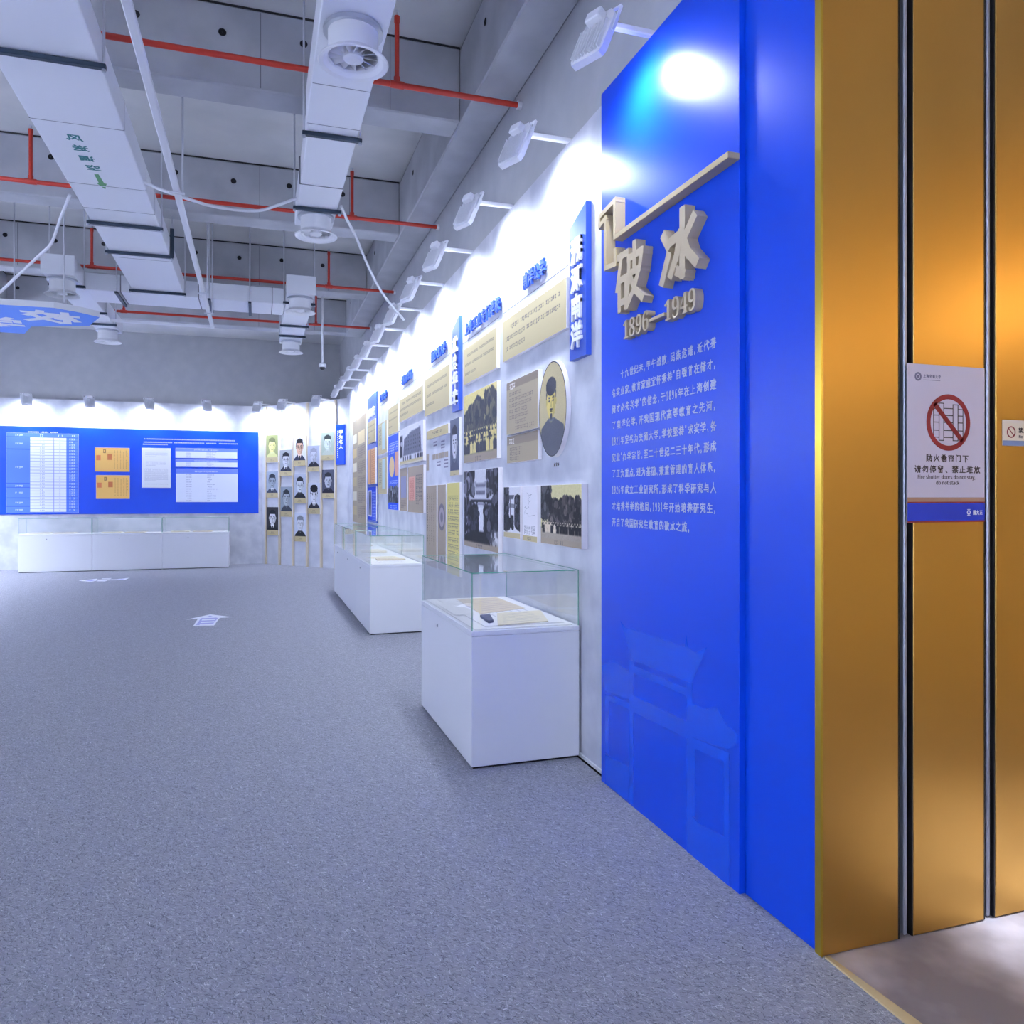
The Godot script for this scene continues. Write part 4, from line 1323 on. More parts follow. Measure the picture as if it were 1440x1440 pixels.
# sheet or booklet lying in a case, given by its corners seen in the photograph
func sheet(called: String, label: String, category: String, corners: Array, y: float, thick: float, m: Material) -> void:
	var pts := []
	var mid := Vector3.ZERO
	for p in corners:
		var w := at_y(p[0], p[1], y + thick)
		pts.append(Vector2(w.x, -w.z))
		mid += w / corners.size()
	var o := thing(called, label, category, Vector3(mid.x, y, mid.z))
	var st := T()
	var up := Transform3D(Basis(Vector3(1, 0, 0), Vector3(0, 0, -1), Vector3(0, 1, 0)), Vector3(0, y, 0))
	prism(st, pts, up, 0.0, thick)
	part("cover", st, m, o)
	st = T()
	var c: Vector2 = (pts[0] + pts[1] + pts[2] + pts[3]) * 0.25
	var inner := []
	for p in pts:
		inner.append(c + (p - c) * 0.985)
	if thick > 0.008:
		prism(st, inner, up, 0.002, thick - 0.002)
		part("page_block", st, M.paper_white, o)
	# rows of small print on the sheet
	st = T()
	var rows := 7
	for k in rows:
		var a: Vector2 = pts[0].lerp(pts[3], 0.14 + 0.72 * k / (rows - 1.0))
		var b: Vector2 = pts[1].lerp(pts[2], 0.14 + 0.72 * k / (rows - 1.0))
		var from := 0.12
		while from < 0.8:
			var to := from + rng.randf_range(0.03, 0.12)
			bars(st, [a.lerp(b, from), a.lerp(b, minf(to, 0.88))], 0.0028, up, thick, thick + 0.0004)
			from = to + 0.02
	part("print_rows", st, M.ink_grey, o)


func flat_sheet(f: Transform3D, s: float, z: float, w: float, l: float, turn: float, y: float, called: String, label: String, category: String, group: String, m: Material, thick := 0.002) -> void:
	var at := f * Vector3(s, y, z)
	var o := thing(called, label, category, at, group)
	var st := T()
	var xf := f.rotated_local(Vector3.UP, turn)
	xf.origin = at
	cbox(st, Vector3(-w / 2, 0, -l / 2), Vector3(w / 2, thick, l / 2), 0.0005, xf)
	part("sheet", st, m, o)
	st = T()
	for k in 8:
		var zz := -l * 0.38 + l * 0.76 * k / 7.0
		cbox(st, Vector3(-w * 0.4, thick, zz), Vector3(w * rng.randf_range(0.1, 0.4), thick + 0.0004, zz + 0.003), 0.0, xf)
	part("print_rows", st, M.ink_grey, o)


func showcases() -> void:
	showcase(wall_f, -5.65, -4.24, 0.015, 0.682, "white showcase standing alone beside the tall blue introduction panel", "")
	for k in 3:
		var s := -12.98 + 1.41 * k
		var lab: String = ["white glass-topped showcase at the portrait wall end of the row of three", "white glass-topped showcase in the middle of the row of three by the timeline", "white glass-topped showcase at the near end of the row of three by the timeline"][k]
		showcase(wall_f, s, s + 1.405, 0.015, 0.635, lab, "row of three showcases by the timeline wall")
	for k in 3:
		var s := -4.68 + 1.36 * k
		var lab: String = ["white showcase under the tall table print on the back wall", "white showcase in the middle of the row under the wide blue board", "white showcase under the white letter, beside the portrait wall"][k]
		showcase(back_f, s, s + 1.355, 0.25, 0.86, lab, "row of three showcases on the back wall")
	var bed := 0.796
	# documents in the near case
	flat_sheet(wall_f, -4.95, 0.33, 1.26, 0.5, 0.0, bed, "mount_board", "white mount board carrying the documents in the lone showcase", "mount board", "", M.paper_white, 0.005)
	bed += 0.0056
	sheet("document", "large beige old document lying flat in the lone showcase", "document", [[642, 842.5], [698, 839.8], [738, 855.0], [676, 863.0]], bed, 0.002, M.paper_tan)
	sheet("book", "small dark blue bound book in the lone showcase", "book", [[675, 864.5], [689, 863.5], [694, 871.5], [687, 873]], bed, 0.016, M.book_blue)
	sheet("booklet", "open yellowed booklet lying beside the small dark blue book", "booklet", [[699, 862], [760, 858], [771, 873], [700, 878.5]], bed, 0.006, M.paper)
	sheet("document", "white sheet with faint print beside the large beige document", "document", [[613, 847.5], [640, 846], [666, 863], [640, 865]], bed, 0.002, M.paper_white)
	bed -= 0.0056
	for k in 3:
		var s := -12.28 + 1.41 * k
		var which: String = ["portrait wall end", "middle", "near end"][k]
		flat_sheet(wall_f, s - 0.3, 0.34, 0.28, 0.38, 0.05, bed, "document", "cream old document in the showcase at the %s of the row" % which, "document", "", M.paper)
		flat_sheet(wall_f, s + 0.08, 0.3, 0.24, 0.34, -0.06, bed, "booklet", "tan booklet in the showcase at the %s of the row" % which, "booklet", "", M.paper_tan, 0.012)
		flat_sheet(wall_f, s + 0.42, 0.36, 0.26, 0.36, 0.03, bed, "letter", "white letter sheet in the showcase at the %s of the row" % which, "document", "", M.paper_white)
	for k in 3:
		var s := -4.0 + 1.36 * k
		var which: String = ["the tall table print", "the orange documents", "the white letter"][k]
		flat_sheet(back_f, s - 0.34, 0.56, 0.38, 0.3, 0.02, bed, "booklet", "cream thick booklet in the case below %s" % which, "booklet", "", M.paper, 0.018)
		flat_sheet(back_f, s + 0.12, 0.56, 0.4, 0.32, -0.02, bed, "booklet", "tan open booklet in the case below %s" % which, "booklet", "", M.paper_tan, 0.014)


# =====================================================================  printed pictures
func dot(img: Image, x: int, y: int, c: Color) -> void:
	if x >= 0 and y >= 0 and x < img.get_width() and y < img.get_height():
		img.set_pixel(x, y, c)


func ell(img: Image, cx: float, cy: float, rx: float, ry: float, c: Color) -> void:
	for y in range(int(cy - ry), int(cy + ry) + 1):
		var k := 1.0 - pow((y - cy) / ry, 2)
		if k < 0:
			continue
		var r := rx * sqrt(k)
		for x in range(int(cx - r), int(cx + r) + 1):
			dot(img, x, y, c)


func shape(img: Image, pts: Array, c: Color) -> void:
	var lo := 1e9
	var hi := -1e9
	for p in pts:
		lo = minf(lo, p.y)
		hi = maxf(hi, p.y)
	for y in range(maxi(int(lo), 0), mini(int(hi) + 1, img.get_height())):
		var xs := []
		for i in pts.size():
			var a: Vector2 = pts[i]
			var b: Vector2 = pts[(i + 1) % pts.size()]
			if (a.y <= y + 0.5) != (b.y <= y + 0.5):
				xs.append(a.x + (y + 0.5 - a.y) / (b.y - a.y) * (b.x - a.x))
		xs.sort()
		for i in range(0, xs.size() - 1, 2):
			for x in range(maxi(int(xs[i] + 0.5), 0), mini(int(xs[i + 1] + 0.5), img.get_width())):
				img.set_pixel(x, y, c)


func grain(img: Image, amount: float) -> void:
	for y in img.get_height():
		for x in img.get_width():
			var c := img.get_pixel(x, y)
			var d := rng.randfn(0.0, amount)
			img.set_pixel(x, y, Color(c.r + d, c.g + d, c.b + d))


# the softness of an old enlarged photograph
func soften(img: Image, by: int) -> void:
	var w := img.get_width()
	var h := img.get_height()
	img.resize(maxi(8, w / by), maxi(8, h / by), Image.INTERPOLATE_BILINEAR)
	img.resize(w, h, Image.INTERPOLATE_CUBIC)


# rows of print too small to read
func print_rows(img: Image, x0: float, y0: float, x1: float, rows: int, step: float, size: float, c: Color, last := 0.6, indent := 0.0) -> void:
	for r in rows:
		var x := x0 + (indent if r == 0 else 0.0)
		var end := x1 if r < rows - 1 else lerpf(x0, x1, last)
		var y := y0 + r * step
		while x < end - size * 0.5:
			if rng.randf() < 0.93:
				img.fill_rect(Rect2i(int(x), int(y), maxi(1, int(size * 0.78)), maxi(1, int(size * 0.2))), c)
				img.fill_rect(Rect2i(int(x + size * 0.3), int(y), maxi(1, int(size * 0.18)), maxi(1, int(size * 0.9))), c)
				img.fill_rect(Rect2i(int(x), int(y + size * (0.45 + 0.3 * rng.randf())), maxi(1, int(size * 0.72)), maxi(1, int(size * 0.2))), c)
			x += size


func foliage(img: Image, x0: float, y0: float, x1: float, y1: float, n: int, dark: Color, light: Color, r: float) -> void:
	for i in n:
		var c := dark.lerp(light, pow(rng.randf(), 2.0))
		ell(img, rng.randf_range(x0, x1), rng.randf_range(y0, y1), rng.randf_range(r * 0.4, r), rng.randf_range(r * 0.4, r), c)


func people(img: Image, x0: float, x1: float, y: float, h: float, n: int, dark: Color, light: Color) -> void:
	for i in n:
		var x := lerpf(x0, x1, (i + 0.5) / n) + rng.randf_range(-1, 1)
		var body := light if rng.randf() < 0.35 else dark
		var w := (x1 - x0) / n * 0.46
		shape(img, [Vector2(x - w, y), Vector2(x - w * 0.9, y - h * 0.7), Vector2(x, y - h * 0.8), Vector2(x + w * 0.9, y - h * 0.7), Vector2(x + w, y)], body)
		ell(img, x, y - h * 0.88, w * 0.55, h * 0.12, light)
		ell(img, x, y - h * 0.95, w * 0.5, h * 0.07, dark)


# a plain head and shoulders portrait
func bust(img: Image, x0: float, y0: float, w: float, h: float, look: Dictionary) -> void:
	var skin: Color = look.skin
	var hair: Color = look.hair
	var coat: Color = look.coat
	var back: Color = look.back
	img.fill_rect(Rect2i(int(x0), int(y0), int(w), int(h)), back)
	var cx := x0 + w * (0.5 + float(look.get("lean", 0.0)))
	var k := float(look.get("size", 1.0))
	var cy := y0 + h * float(look.get("high", 0.45))
	var rx := w * 0.275 * k
	var ry := h * 0.285 * k
	var bot := y0 + h
	var sh := cy + ry * 1.08            # where the collar sits
	shape(img, [Vector2(x0 + w * 0.03, bot), Vector2(x0 + w * 0.08, sh + ry * 0.55), Vector2(cx - rx * 0.6, sh), Vector2(cx + rx * 0.6, sh), Vector2(x0 + w * 0.92, sh + ry * 0.55), Vector2(x0 + w * 0.98, bot)], coat)
	shape(img, [Vector2(cx - rx * 0.5, cy), Vector2(cx + rx * 0.5, cy), Vector2(cx + rx * 0.55, sh + ry * 0.08), Vector2(cx, sh + ry * 0.3), Vector2(cx - rx * 0.55, sh + ry * 0.08)], skin.darkened(0.22))
	if look.get("suit", false):
		shape(img, [Vector2(cx - rx * 0.6, sh), Vector2(cx + rx * 0.6, sh), Vector2(cx, bot)], skin.lightened(0.5))
		shape(img, [Vector2(cx - rx * 0.14, sh + ry * 0.16), Vector2(cx + rx * 0.14, sh + ry * 0.16), Vector2(cx + rx * 0.2, bot), Vector2(cx - rx * 0.2, bot)], hair)
	else:
		shape(img, [Vector2(cx - rx * 0.62, sh), Vector2(cx + rx * 0.62, sh), Vector2(cx + rx * 0.5, sh + ry * 0.22), Vector2(cx - rx * 0.5, sh + ry * 0.22)], coat.lightened(0.12))
	ell(img, cx, cy - ry * 0.14, rx * 1.1, ry * 1.06, hair)
	ell(img, cx, cy + ry * 0.1, rx, ry, skin)
	ell(img, cx - rx * 1.02, cy + ry * 0.1, rx * 0.12, ry * 0.2, skin.darkened(0.15))
	ell(img, cx + rx * 1.02, cy + ry * 0.1, rx * 0.12, ry * 0.2, skin.darkened(0.15))
	shape(img, [Vector2(cx - rx, cy - ry * 0.2), Vector2(cx - rx * 0.8, cy - ry * 0.55), Vector2(cx + rx * float(look.get("part", 0.3)), cy - ry * 0.5), Vector2(cx + rx * 0.85, cy - ry * 0.5), Vector2(cx + rx, cy - ry * 0.2), Vector2(cx + rx * 0.95, cy - ry * 0.95), Vector2(cx, cy - ry * 1.2), Vector2(cx - rx * 0.95, cy - ry * 0.95)], hair)
	shape(img, [Vector2(cx + rx * 0.45, cy - ry * 0.4), Vector2(cx + rx, cy), Vector2(cx + rx * 0.7, cy + ry * 0.85), Vector2(cx + rx * 0.3, cy + ry * 1.05)], skin.darkened(0.16))
	for e in [-1.0, 1.0]:
		shape(img, [Vector2(cx + e * rx * 0.2, cy - ry * 0.16), Vector2(cx + e * rx * 0.66, cy - ry * 0.2), Vector2(cx + e * rx * 0.66, cy - ry * 0.12), Vector2(cx + e * rx * 0.2, cy - ry * 0.08)], hair.lightened(0.1))
		ell(img, cx + e * rx * 0.42, cy + ry * 0.05, rx * 0.17, ry * 0.06, hair)
		if look.get("glasses", false):
			for a in 40:
				var t := TAU * a / 40.0
				dot(img, int(cx + e * rx * 0.43 + cos(t) * rx * 0.32), int(cy + ry * 0.06 + sin(t) * ry * 0.19), hair)
				dot(img, int(cx + e * rx * 0.43 + cos(t) * rx * 0.29), int(cy + ry * 0.06 + sin(t) * ry * 0.17), hair)
	shape(img, [Vector2(cx - rx * 0.05, cy + ry * 0.05), Vector2(cx + rx * 0.1, cy + ry * 0.05), Vector2(cx + rx * 0.2, cy + ry * 0.42), Vector2(cx - rx * 0.12, cy + ry * 0.45)], skin.darkened(0.2))
	ell(img, cx, cy + ry * 0.68, rx * 0.3, ry * 0.05, skin.darkened(0.5))
	if look.get("beard", false):
		ell(img, cx, cy + ry * 0.56, rx * 0.34, ry * 0.05, hair)
		ell(img, cx, cy + ry * 0.98, rx * 0.26, ry * 0.2, hair)
	if look.get("cap", false):
		ell(img, cx, cy - ry * 0.82, rx * 1.12, ry * 0.55, hair)


const TAN := Color(0.73, 0.675, 0.525)
const TAN_GREY := Color(0.62, 0.565, 0.50)
const INK := Color(0.34, 0.32, 0.34)


func paint(kind: String, w: int, h: int) -> Image:
	var img := Image.create(w, h, false, Image.FORMAT_RGB8)
	var W := float(w)
	var H := float(h)
	match kind:
		"text":
			img.fill(TAN)
			print_rows(img, W * 0.06, H * 0.2, W * 0.94, maxi(3, int(H / W * 7)), H * 0.76 / maxi(3, int(H / W * 7)), W / 40.0, INK.lerp(TAN, 0.1), 0.4, W * 0.07)
		"list":
			img.fill(TAN_GREY.lerp(TAN, 0.4))
			img.fill_rect(Rect2i(0, 0, w, int(H * 0.15)), TAN_GREY.darkened(0.12))
			print_rows(img, W * 0.1, H * 0.05, W * 0.34, 1, 1, W / 14.0, Color(0.92, 0.9, 0.88), 1.0)
			for k in 7:
				print_rows(img, W * (0.1 if k < 5 else 0.26), H * (0.22 + 0.11 * k), W * rng.randf_range(0.5, 0.95), 1, 1, W / 22.0, INK, 1.0)
		"list_short":
			img.fill(TAN_GREY.lerp(TAN, 0.4))
			img.fill_rect(Rect2i(0, 0, w, int(H * 0.34)), TAN_GREY.darkened(0.1))
			print_rows(img, W * 0.08, H * 0.12, W * 0.28, 1, 1, W / 15.0, Color(0.92, 0.9, 0.88), 1.0)
			for k in 3:
				print_rows(img, W * 0.1, H * (0.44 + 0.18 * k), W * rng.randf_range(0.4, 0.6), 1, 1, W / 22.0, INK, 1.0)
		"header":
			img.fill(TAN)
			print_rows(img, W * 0.3, H * 0.35, W * 0.8, 1, 1, W / 14.0, INK, 1.0)
		"gate":
			img.fill(Color(0.8, 0.8, 0.83))
			foliage(img, 0, 0, W * 0.3, H * 0.75, 420, Color(0.03, 0.03, 0.05), Color(0.62, 0.62, 0.68), W * 0.06)
			foliage(img, W * 0.72, 0, W, H * 0.8, 420, Color(0.03, 0.03, 0.05), Color(0.55, 0.55, 0.6), W * 0.06)
			var dk := Color(0.1, 0.1, 0.13)
			shape(img, [Vector2(W * 0.16, H * 0.31), Vector2(W * 0.3, H * 0.36), Vector2(W * 0.72, H * 0.36), Vector2(W * 0.88, H * 0.3), Vector2(W * 0.8, H * 0.4), Vector2(W * 0.2, H * 0.4)], Color(0.72, 0.72, 0.76))
			shape(img, [Vector2(W * 0.2, H * 0.38), Vector2(W * 0.82, H * 0.38), Vector2(W * 0.8, H * 0.41), Vector2(W * 0.22, H * 0.41)], dk)
			shape(img, [Vector2(W * 0.3, H * 0.13), Vector2(W * 0.4, H * 0.16), Vector2(W * 0.62, H * 0.16), Vector2(W * 0.72, H * 0.12), Vector2(W * 0.66, H * 0.2), Vector2(W * 0.36, H * 0.2)], Color(0.6, 0.6, 0.65))
			shape(img, [Vector2(W * 0.36, H * 0.19), Vector2(W * 0.66, H * 0.19), Vector2(W * 0.64, H * 0.32), Vector2(W * 0.38, H * 0.32)], Color(0.42, 0.42, 0.48))
			img.fill_rect(Rect2i(int(W * 0.36), int(H * 0.22), int(W * 0.3), int(H * 0.05)), Color(0.7, 0.7, 0.74))
			for x in [0.22, 0.38, 0.6, 0.76]:
				img.fill_rect(Rect2i(int(W * x), int(H * 0.41), int(W * 0.06), int(H * 0.4)), Color(0.22, 0.22, 0.27))
			img.fill_rect(Rect2i(int(W * 0.22), int(H * 0.43), int(W * 0.6), int(H * 0.03)), Color(0.5, 0.5, 0.56))
			img.fill_rect(Rect2i(int(W * 0.44), int(H * 0.48), int(W * 0.16), int(H * 0.28)), Color(0.88, 0.88, 0.9))
			foliage(img, W * 0.14, H * 0.5, W * 0.44, H * 0.85, 150, Color(0.02, 0.02, 0.04), Color(0.3, 0.3, 0.36), W * 0.06)
			foliage(img, W * 0.64, H * 0.5, W, H * 0.85, 160, Color(0.02, 0.02, 0.04), Color(0.45, 0.45, 0.5), W * 0.06)
			shape(img, [Vector2(0, H * 0.85), Vector2(W * 0.3, H * 0.78), Vector2(W * 0.62, H * 0.78), Vector2(W * 0.8, H * 0.93), Vector2(0, H * 0.93)], Color(0.07, 0.07, 0.09))
			foliage(img, W * 0.82, H * 0.76, W, H * 0.9, 60, Color(0.15, 0.15, 0.18), Color(0.9, 0.9, 0.92), W * 0.03)
			grain(img, 0.03)
			img.fill_rect(Rect2i(0, int(H * 0.93), w, int(H * 0.08)), TAN_GREY)
			print_rows(img, W * 0.38, H * 0.955, W * 0.6, 1, 1, W / 20.0, INK, 1.0)
		"crowd":
			var sky := Color(0.84, 0.78, 0.52)
			var dk := Color(0.2, 0.21, 0.26)
			img.fill(sky)
			shape(img, [Vector2(W * 0.12, H * 0.55), Vector2(W * 0.2, H * 0.3), Vector2(W * 0.34, H * 0.14), Vector2(W * 0.44, H * 0.06), Vector2(W * 0.56, H * 0.12), Vector2(W * 0.62, H * 0.3), Vector2(W * 0.66, H * 0.6)], dk)
			foliage(img, W * 0.14, H * 0.22, W * 0.62, H * 0.5, 220, dk, dk.lerp(sky, 0.3), W * 0.06)
			foliage(img, W * 0.68, H * 0.08, W * 0.98, H * 0.55, 170, dk, dk.lerp(sky, 0.5), W * 0.05)
			foliage(img, 0, H * 0.3, W * 0.16, H * 0.6, 60, dk, dk.lerp(sky, 0.4), W * 0.05)
			img.fill_rect(Rect2i(0, int(H * 0.55), w, int(H * 0.35)), dk.lightened(0.12))
			people(img, 0, W, H * 0.66, H * 0.14, 16, dk, sky)
			people(img, 0, W, H * 0.76, H * 0.17, 13, dk, sky)
			people(img, 0, W, H * 0.88, H * 0.2, 10, dk, sky)
			grain(img, 0.03)
			img.fill_rect(Rect2i(0, int(H * 0.9), w, int(H * 0.11)), TAN_GREY)
			print_rows(img, W * 0.38, H * 0.935, W * 0.6, 1, 1, W / 20.0, INK, 1.0)
		"group":
			var sky := Color(0.84, 0.8, 0.6)
			var dk := Color(0.07, 0.065, 0.08)
			img.fill(sky)
			foliage(img, 0, 0, W * 0.24, H * 0.5, 120, dk, dk.lightened(0.3), W * 0.07)
			foliage(img, W * 0.25, H * 0.3, W, H * 0.62, 420, dk, Color(0.42, 0.38, 0.36), W * 0.06)
			foliage(img, W * 0.6, H * 0.2, W * 0.95, H * 0.5, 70, dk, Color(0.42, 0.38, 0.36), W * 0.05)
			img.fill_rect(Rect2i(0, int(H * 0.72), w, int(H * 0.2)), Color(0.62, 0.58, 0.52))
			people(img, W * 0.02, W, H * 0.74, H * 0.14, 17, dk, Color(0.82, 0.76, 0.66))
			people(img, W * 0.04, W, H * 0.8, H * 0.17, 13, dk, Color(0.82, 0.76, 0.66))
			grain(img, 0.03)
			img.fill_rect(Rect2i(0, int(H * 0.91), w, int(H * 0.1)), TAN_GREY)
			print_rows(img, W * 0.36, H * 0.94, W * 0.62, 1, 1, W / 26.0, INK, 1.0)
		"lane":
			img.fill(Color(0.86, 0.86, 0.88))
			foliage(img, 0, 0, W * 0.28, H * 0.8, 160, Color(0.06, 0.07, 0.08), Color(0.3, 0.3, 0.34), W * 0.1)
			foliage(img, W * 0.72, H * 0.2, W, H * 0.8, 140, Color(0.06, 0.07, 0.08), Color(0.34, 0.34, 0.38), W * 0.09)
			shape(img, [Vector2(W * 0.32, H * 0.16), Vector2(W * 0.66, H * 0.16), Vector2(W * 0.6, H * 0.24), Vector2(W * 0.36, H * 0.24)], Color(0.36, 0.36, 0.4))
			shape(img, [Vector2(W * 0.28, H * 0.32), Vector2(W * 0.82, H * 0.34), Vector2(W * 0.74, H * 0.42), Vector2(W * 0.34, H * 0.4)], Color(0.5, 0.5, 0.54))
			img.fill_rect(Rect2i(int(W * 0.4), int(H * 0.24), int(W * 0.05), int(H * 0.5)), Color(0.3, 0.3, 0.34))
			img.fill_rect(Rect2i(int(W * 0.66), int(H * 0.24), int(W * 0.05), int(H * 0.5)), Color(0.3, 0.3, 0.34))
			foliage(img, 0, H * 0.6, W * 0.6, H * 0.8, 70, Color(0.05, 0.06, 0.07), Color(0.2, 0.2, 0.22), W * 0.08)
			grain(img, 0.03)
			img.fill_rect(Rect2i(0, int(H * 0.9), w, int(H * 0.11)), TAN)
		"map":
			img.fill(Color(0.9, 0.89, 0.91))
			var p := Vector2(W * 0.3, H * 0.12)
			for k in 34:
				var q := p + Vector2(rng.randf_range(-0.16, 0.2) * W, rng.randf_range(-0.03, 0.06) * H)
				q = q.clamp(Vector2(W * 0.14, H * 0.06), Vector2(W * 0.86, H * 0.66))
				for t in 60:
					var z := p.lerp(q, t / 60.0)
					dot(img, int(z.x), int(z.y), Color(0.4, 0.4, 0.46))
				p = q
			for k in 5:
				print_rows(img, W * (0.12 + 0.16 * k), H * 0.72, W * (0.22 + 0.16 * k), 6, H * 0.025, W / 18.0, Color(0.45, 0.45, 0.5), 1.0)
			img.fill_rect(Rect2i(0, int(H * 0.9), w, int(H * 0.11)), TAN)
			print_rows(img, W * 0.34, H * 0.93, W * 0.66, 1, 1, W / 14.0, INK, 1.0)
		"building":
			img.fill(Color(0.82, 0.82, 0.86))
			shape(img, [Vector2(W * 0.16, H * 0.75), Vector2(W * 0.2, H * 0.3), Vector2(W * 0.5, H * 0.16), Vector2(W * 0.9, H * 0.12), Vector2(W * 0.94, H * 0.75)], Color(0.4, 0.41, 0.48))
			for r in 4:
				for k in 9:
					img.fill_rect(Rect2i(int(W * (0.24 + 0.075 * k)), int(H * (0.3 + 0.1 * r)), int(W * 0.035), int(H * 0.05)), Color(0.22, 0.23, 0.28))
			img.fill_rect(Rect2i(0, int(H * 0.2), int(W * 0.14), int(H * 0.6)), Color(0.2, 0.2, 0.25))
			ell(img, W * 0.07, H * 0.4, W * 0.04, H * 0.07, Color(0.7, 0.7, 0.74))
			people(img, W * 0.15, W, H * 0.9, H * 0.16, 18, Color(0.22, 0.23, 0.28), Color(0.78, 0.78, 0.82))
			grain(img, 0.03)
			img.fill_rect(Rect2i(0, int(H * 0.91), w, int(H * 0.1)), TAN)
		"scroll":
			img.fill(TAN_GREY)
			for r in 5:
				for k in 4:
					print_rows(img, W * (0.1 + 0.21 * k), H * (0.1 + 0.13 * r), W * (0.24 + 0.21 * k), 2 + rng.randi() % 2, H * 0.03, W / 10.0, INK.darkened(0.3), 1.0)
		"crest":
			img.fill(TAN_GREY)
			ell(img, W * 0.5, H * 0.38, W * 0.42, H * 0.16, Color(0.4, 0.38, 0.42))
			ell(img, W * 0.5, H * 0.38, W * 0.3, H * 0.115, Color(0.62, 0.58, 0.6))
			ell(img, W * 0.5, H * 0.38, W * 0.16, H * 0.06, Color(0.42, 0.4, 0.44))
		"yellow":
			img.fill(Color(0.83, 0.78, 0.48))
			for k in 11:
				print_rows(img, W * 0.08, H * (0.14 + 0.076 * k), W * 0.94, 1, 1, W / 12.0, Color(0.5, 0.47, 0.36), 1.0)
				print_rows(img, W * 0.08, H * (0.165 + 0.076 * k), W * 0.94, 1, 1, W / 16.0, Color(0.62, 0.58, 0.42), 1.0)
		"papers":
			img.fill(TAN_GREY)
			img.fill_rect(Rect2i(int(W * 0.06), int(H * 0.22), int(W * 0.42), int(H * 0.52)), Color(0.82, 0.6, 0.54))
			print_rows(img, W * 0.1, H * 0.26, W * 0.44, 10, H * 0.046, W / 16.0, Color(0.7, 0.44, 0.4), 0.8)
			print_rows(img, W * 0.54, H * 0.2, W * 0.94, 7, H * 0.09, W / 16.0, INK, 0.5)
		"papers_blue":
			img.fill(TAN_GREY)
			img.fill_rect(Rect2i(int(W * 0.15), int(H * 0.2), int(W * 0.75), int(H * 0.5)), Color(0.55, 0.56, 0.68))
			print_rows(img, W * 0.15, H * 0.76, W * 0.85, 3, H * 0.05, W / 10.0, INK, 0.6)
		"blue_story":
			img.fill(Color(0.19, 0.34, 0.82))
			print_rows(img, W * 0.1, H * 0.1, W * 0.92, 4, H * 0.035, W / 16.0, Color(0.75, 0.8, 0.95), 0.6)
			img.fill_rect(Rect2i(int(W * 0.66), int(H * 0.24), int(W * 0.34), int(H * 0.32)), Color(0.82, 0.6, 0.52))
			ell(img, W * 0.36, H * 0.42, W * 0.24, H * 0.14, Color(0.86, 0.74, 0.54))
			print_rows(img, W * 0.15, H * 0.61, W * 0.9, 1, 1, W / 16.0, Color(0.75, 0.8, 0.95), 1.0)
			img.fill_rect(Rect2i(0, int(H * 0.71), w, int(H * 0.2)), Color(0.3, 0.32, 0.36))
			foliage(img, 0, H * 0.71, W, H * 0.89, 120, Color(0.1, 0.11, 0.14), Color(0.7, 0.72, 0.74), W * 0.07)
			img.fill_rect(Rect2i(0, int(H * 0.91), w, int(H * 0.1)), Color(0.05, 0.3, 0.86))
			print_rows(img, W * 0.2, H * 0.94, W * 0.85, 1, 1, W / 14.0, Color(0.8, 0.84, 0.96), 1.0)
		"blue_panel":
			img.fill(Color(0.06, 0.24, 0.78))
			for k in 9:
				print_rows(img, W * 0.55, H * (0.16 + 0.09 * k), W * 0.95, 1, 1, W / 14.0, Color(0.6, 0.68, 0.92), 1.0)
			img.fill_rect(Rect2i(int(W * 0.06), int(H * 0.1), int(W * 0.42), int(H * 0.8)), Color(0.86, 0.84, 0.88))
			img.fill_rect(Rect2i(int(W * 0.1), int(H * 0.14), int(W * 0.34), int(H * 0.72)), Color(0.45, 0.46, 0.52))
			ell(img, W * 0.27, H * 0.42, W * 0.1, H * 0.26, Color(0.25, 0.26, 0.3))
		"orange_pages":
			img.fill(Color(0.86, 0.66, 0.46))
			img.fill_rect(Rect2i(int(W * 0.36), 0, int(W * 0.1), h), Color(0.7, 0.52, 0.4))
			print_rows(img, W * 0.5, H * 0.06, W * 0.94, 14, H * 0.062, W / 12.0, Color(0.72, 0.5, 0.38), 0.7)
		"green_pages":
			img.fill(TAN)
			img.fill_rect(Rect2i(int(W * 0.14), int(H * 0.06), int(W * 0.34), int(H * 0.74)), Color(0.74, 0.72, 0.58))
			img.fill_rect(Rect2i(int(W * 0.5), int(H * 0.04), int(W * 0.34), int(H * 0.84)), Color(0.72, 0.8, 0.8))
			print_rows(img, W * 0.16, H * 0.12, W * 0.46, 12, H * 0.05, W / 18.0, INK.lerp(TAN, 0.4), 0.7)
		"collage":
			img.fill(TAN_GREY.lerp(TAN, 0.3))
			for k in 6:
				var y := 0.14 + 0.14 * k
				img.fill_rect(Rect2i(int(W * 0.04), int(H * y), int(W * 0.3), int(H * 0.09)), [Color(0.9, 0.88, 0.78), Color(0.8, 0.72, 0.52), Color(0.88, 0.85, 0.74), TAN, Color(0.86, 0.84, 0.76), TAN][k])
				print_rows(img, W * 0.46, H * y, W * 0.95, 5, H * 0.021, W / 30.0, INK.lerp(TAN_GREY, 0.25), 0.6)
			img.fill_rect(Rect2i(int(W * 0.42), int(H * 0.14), int(W * 0.5), int(H * 0.12)), Color(0.84, 0.77, 0.6))
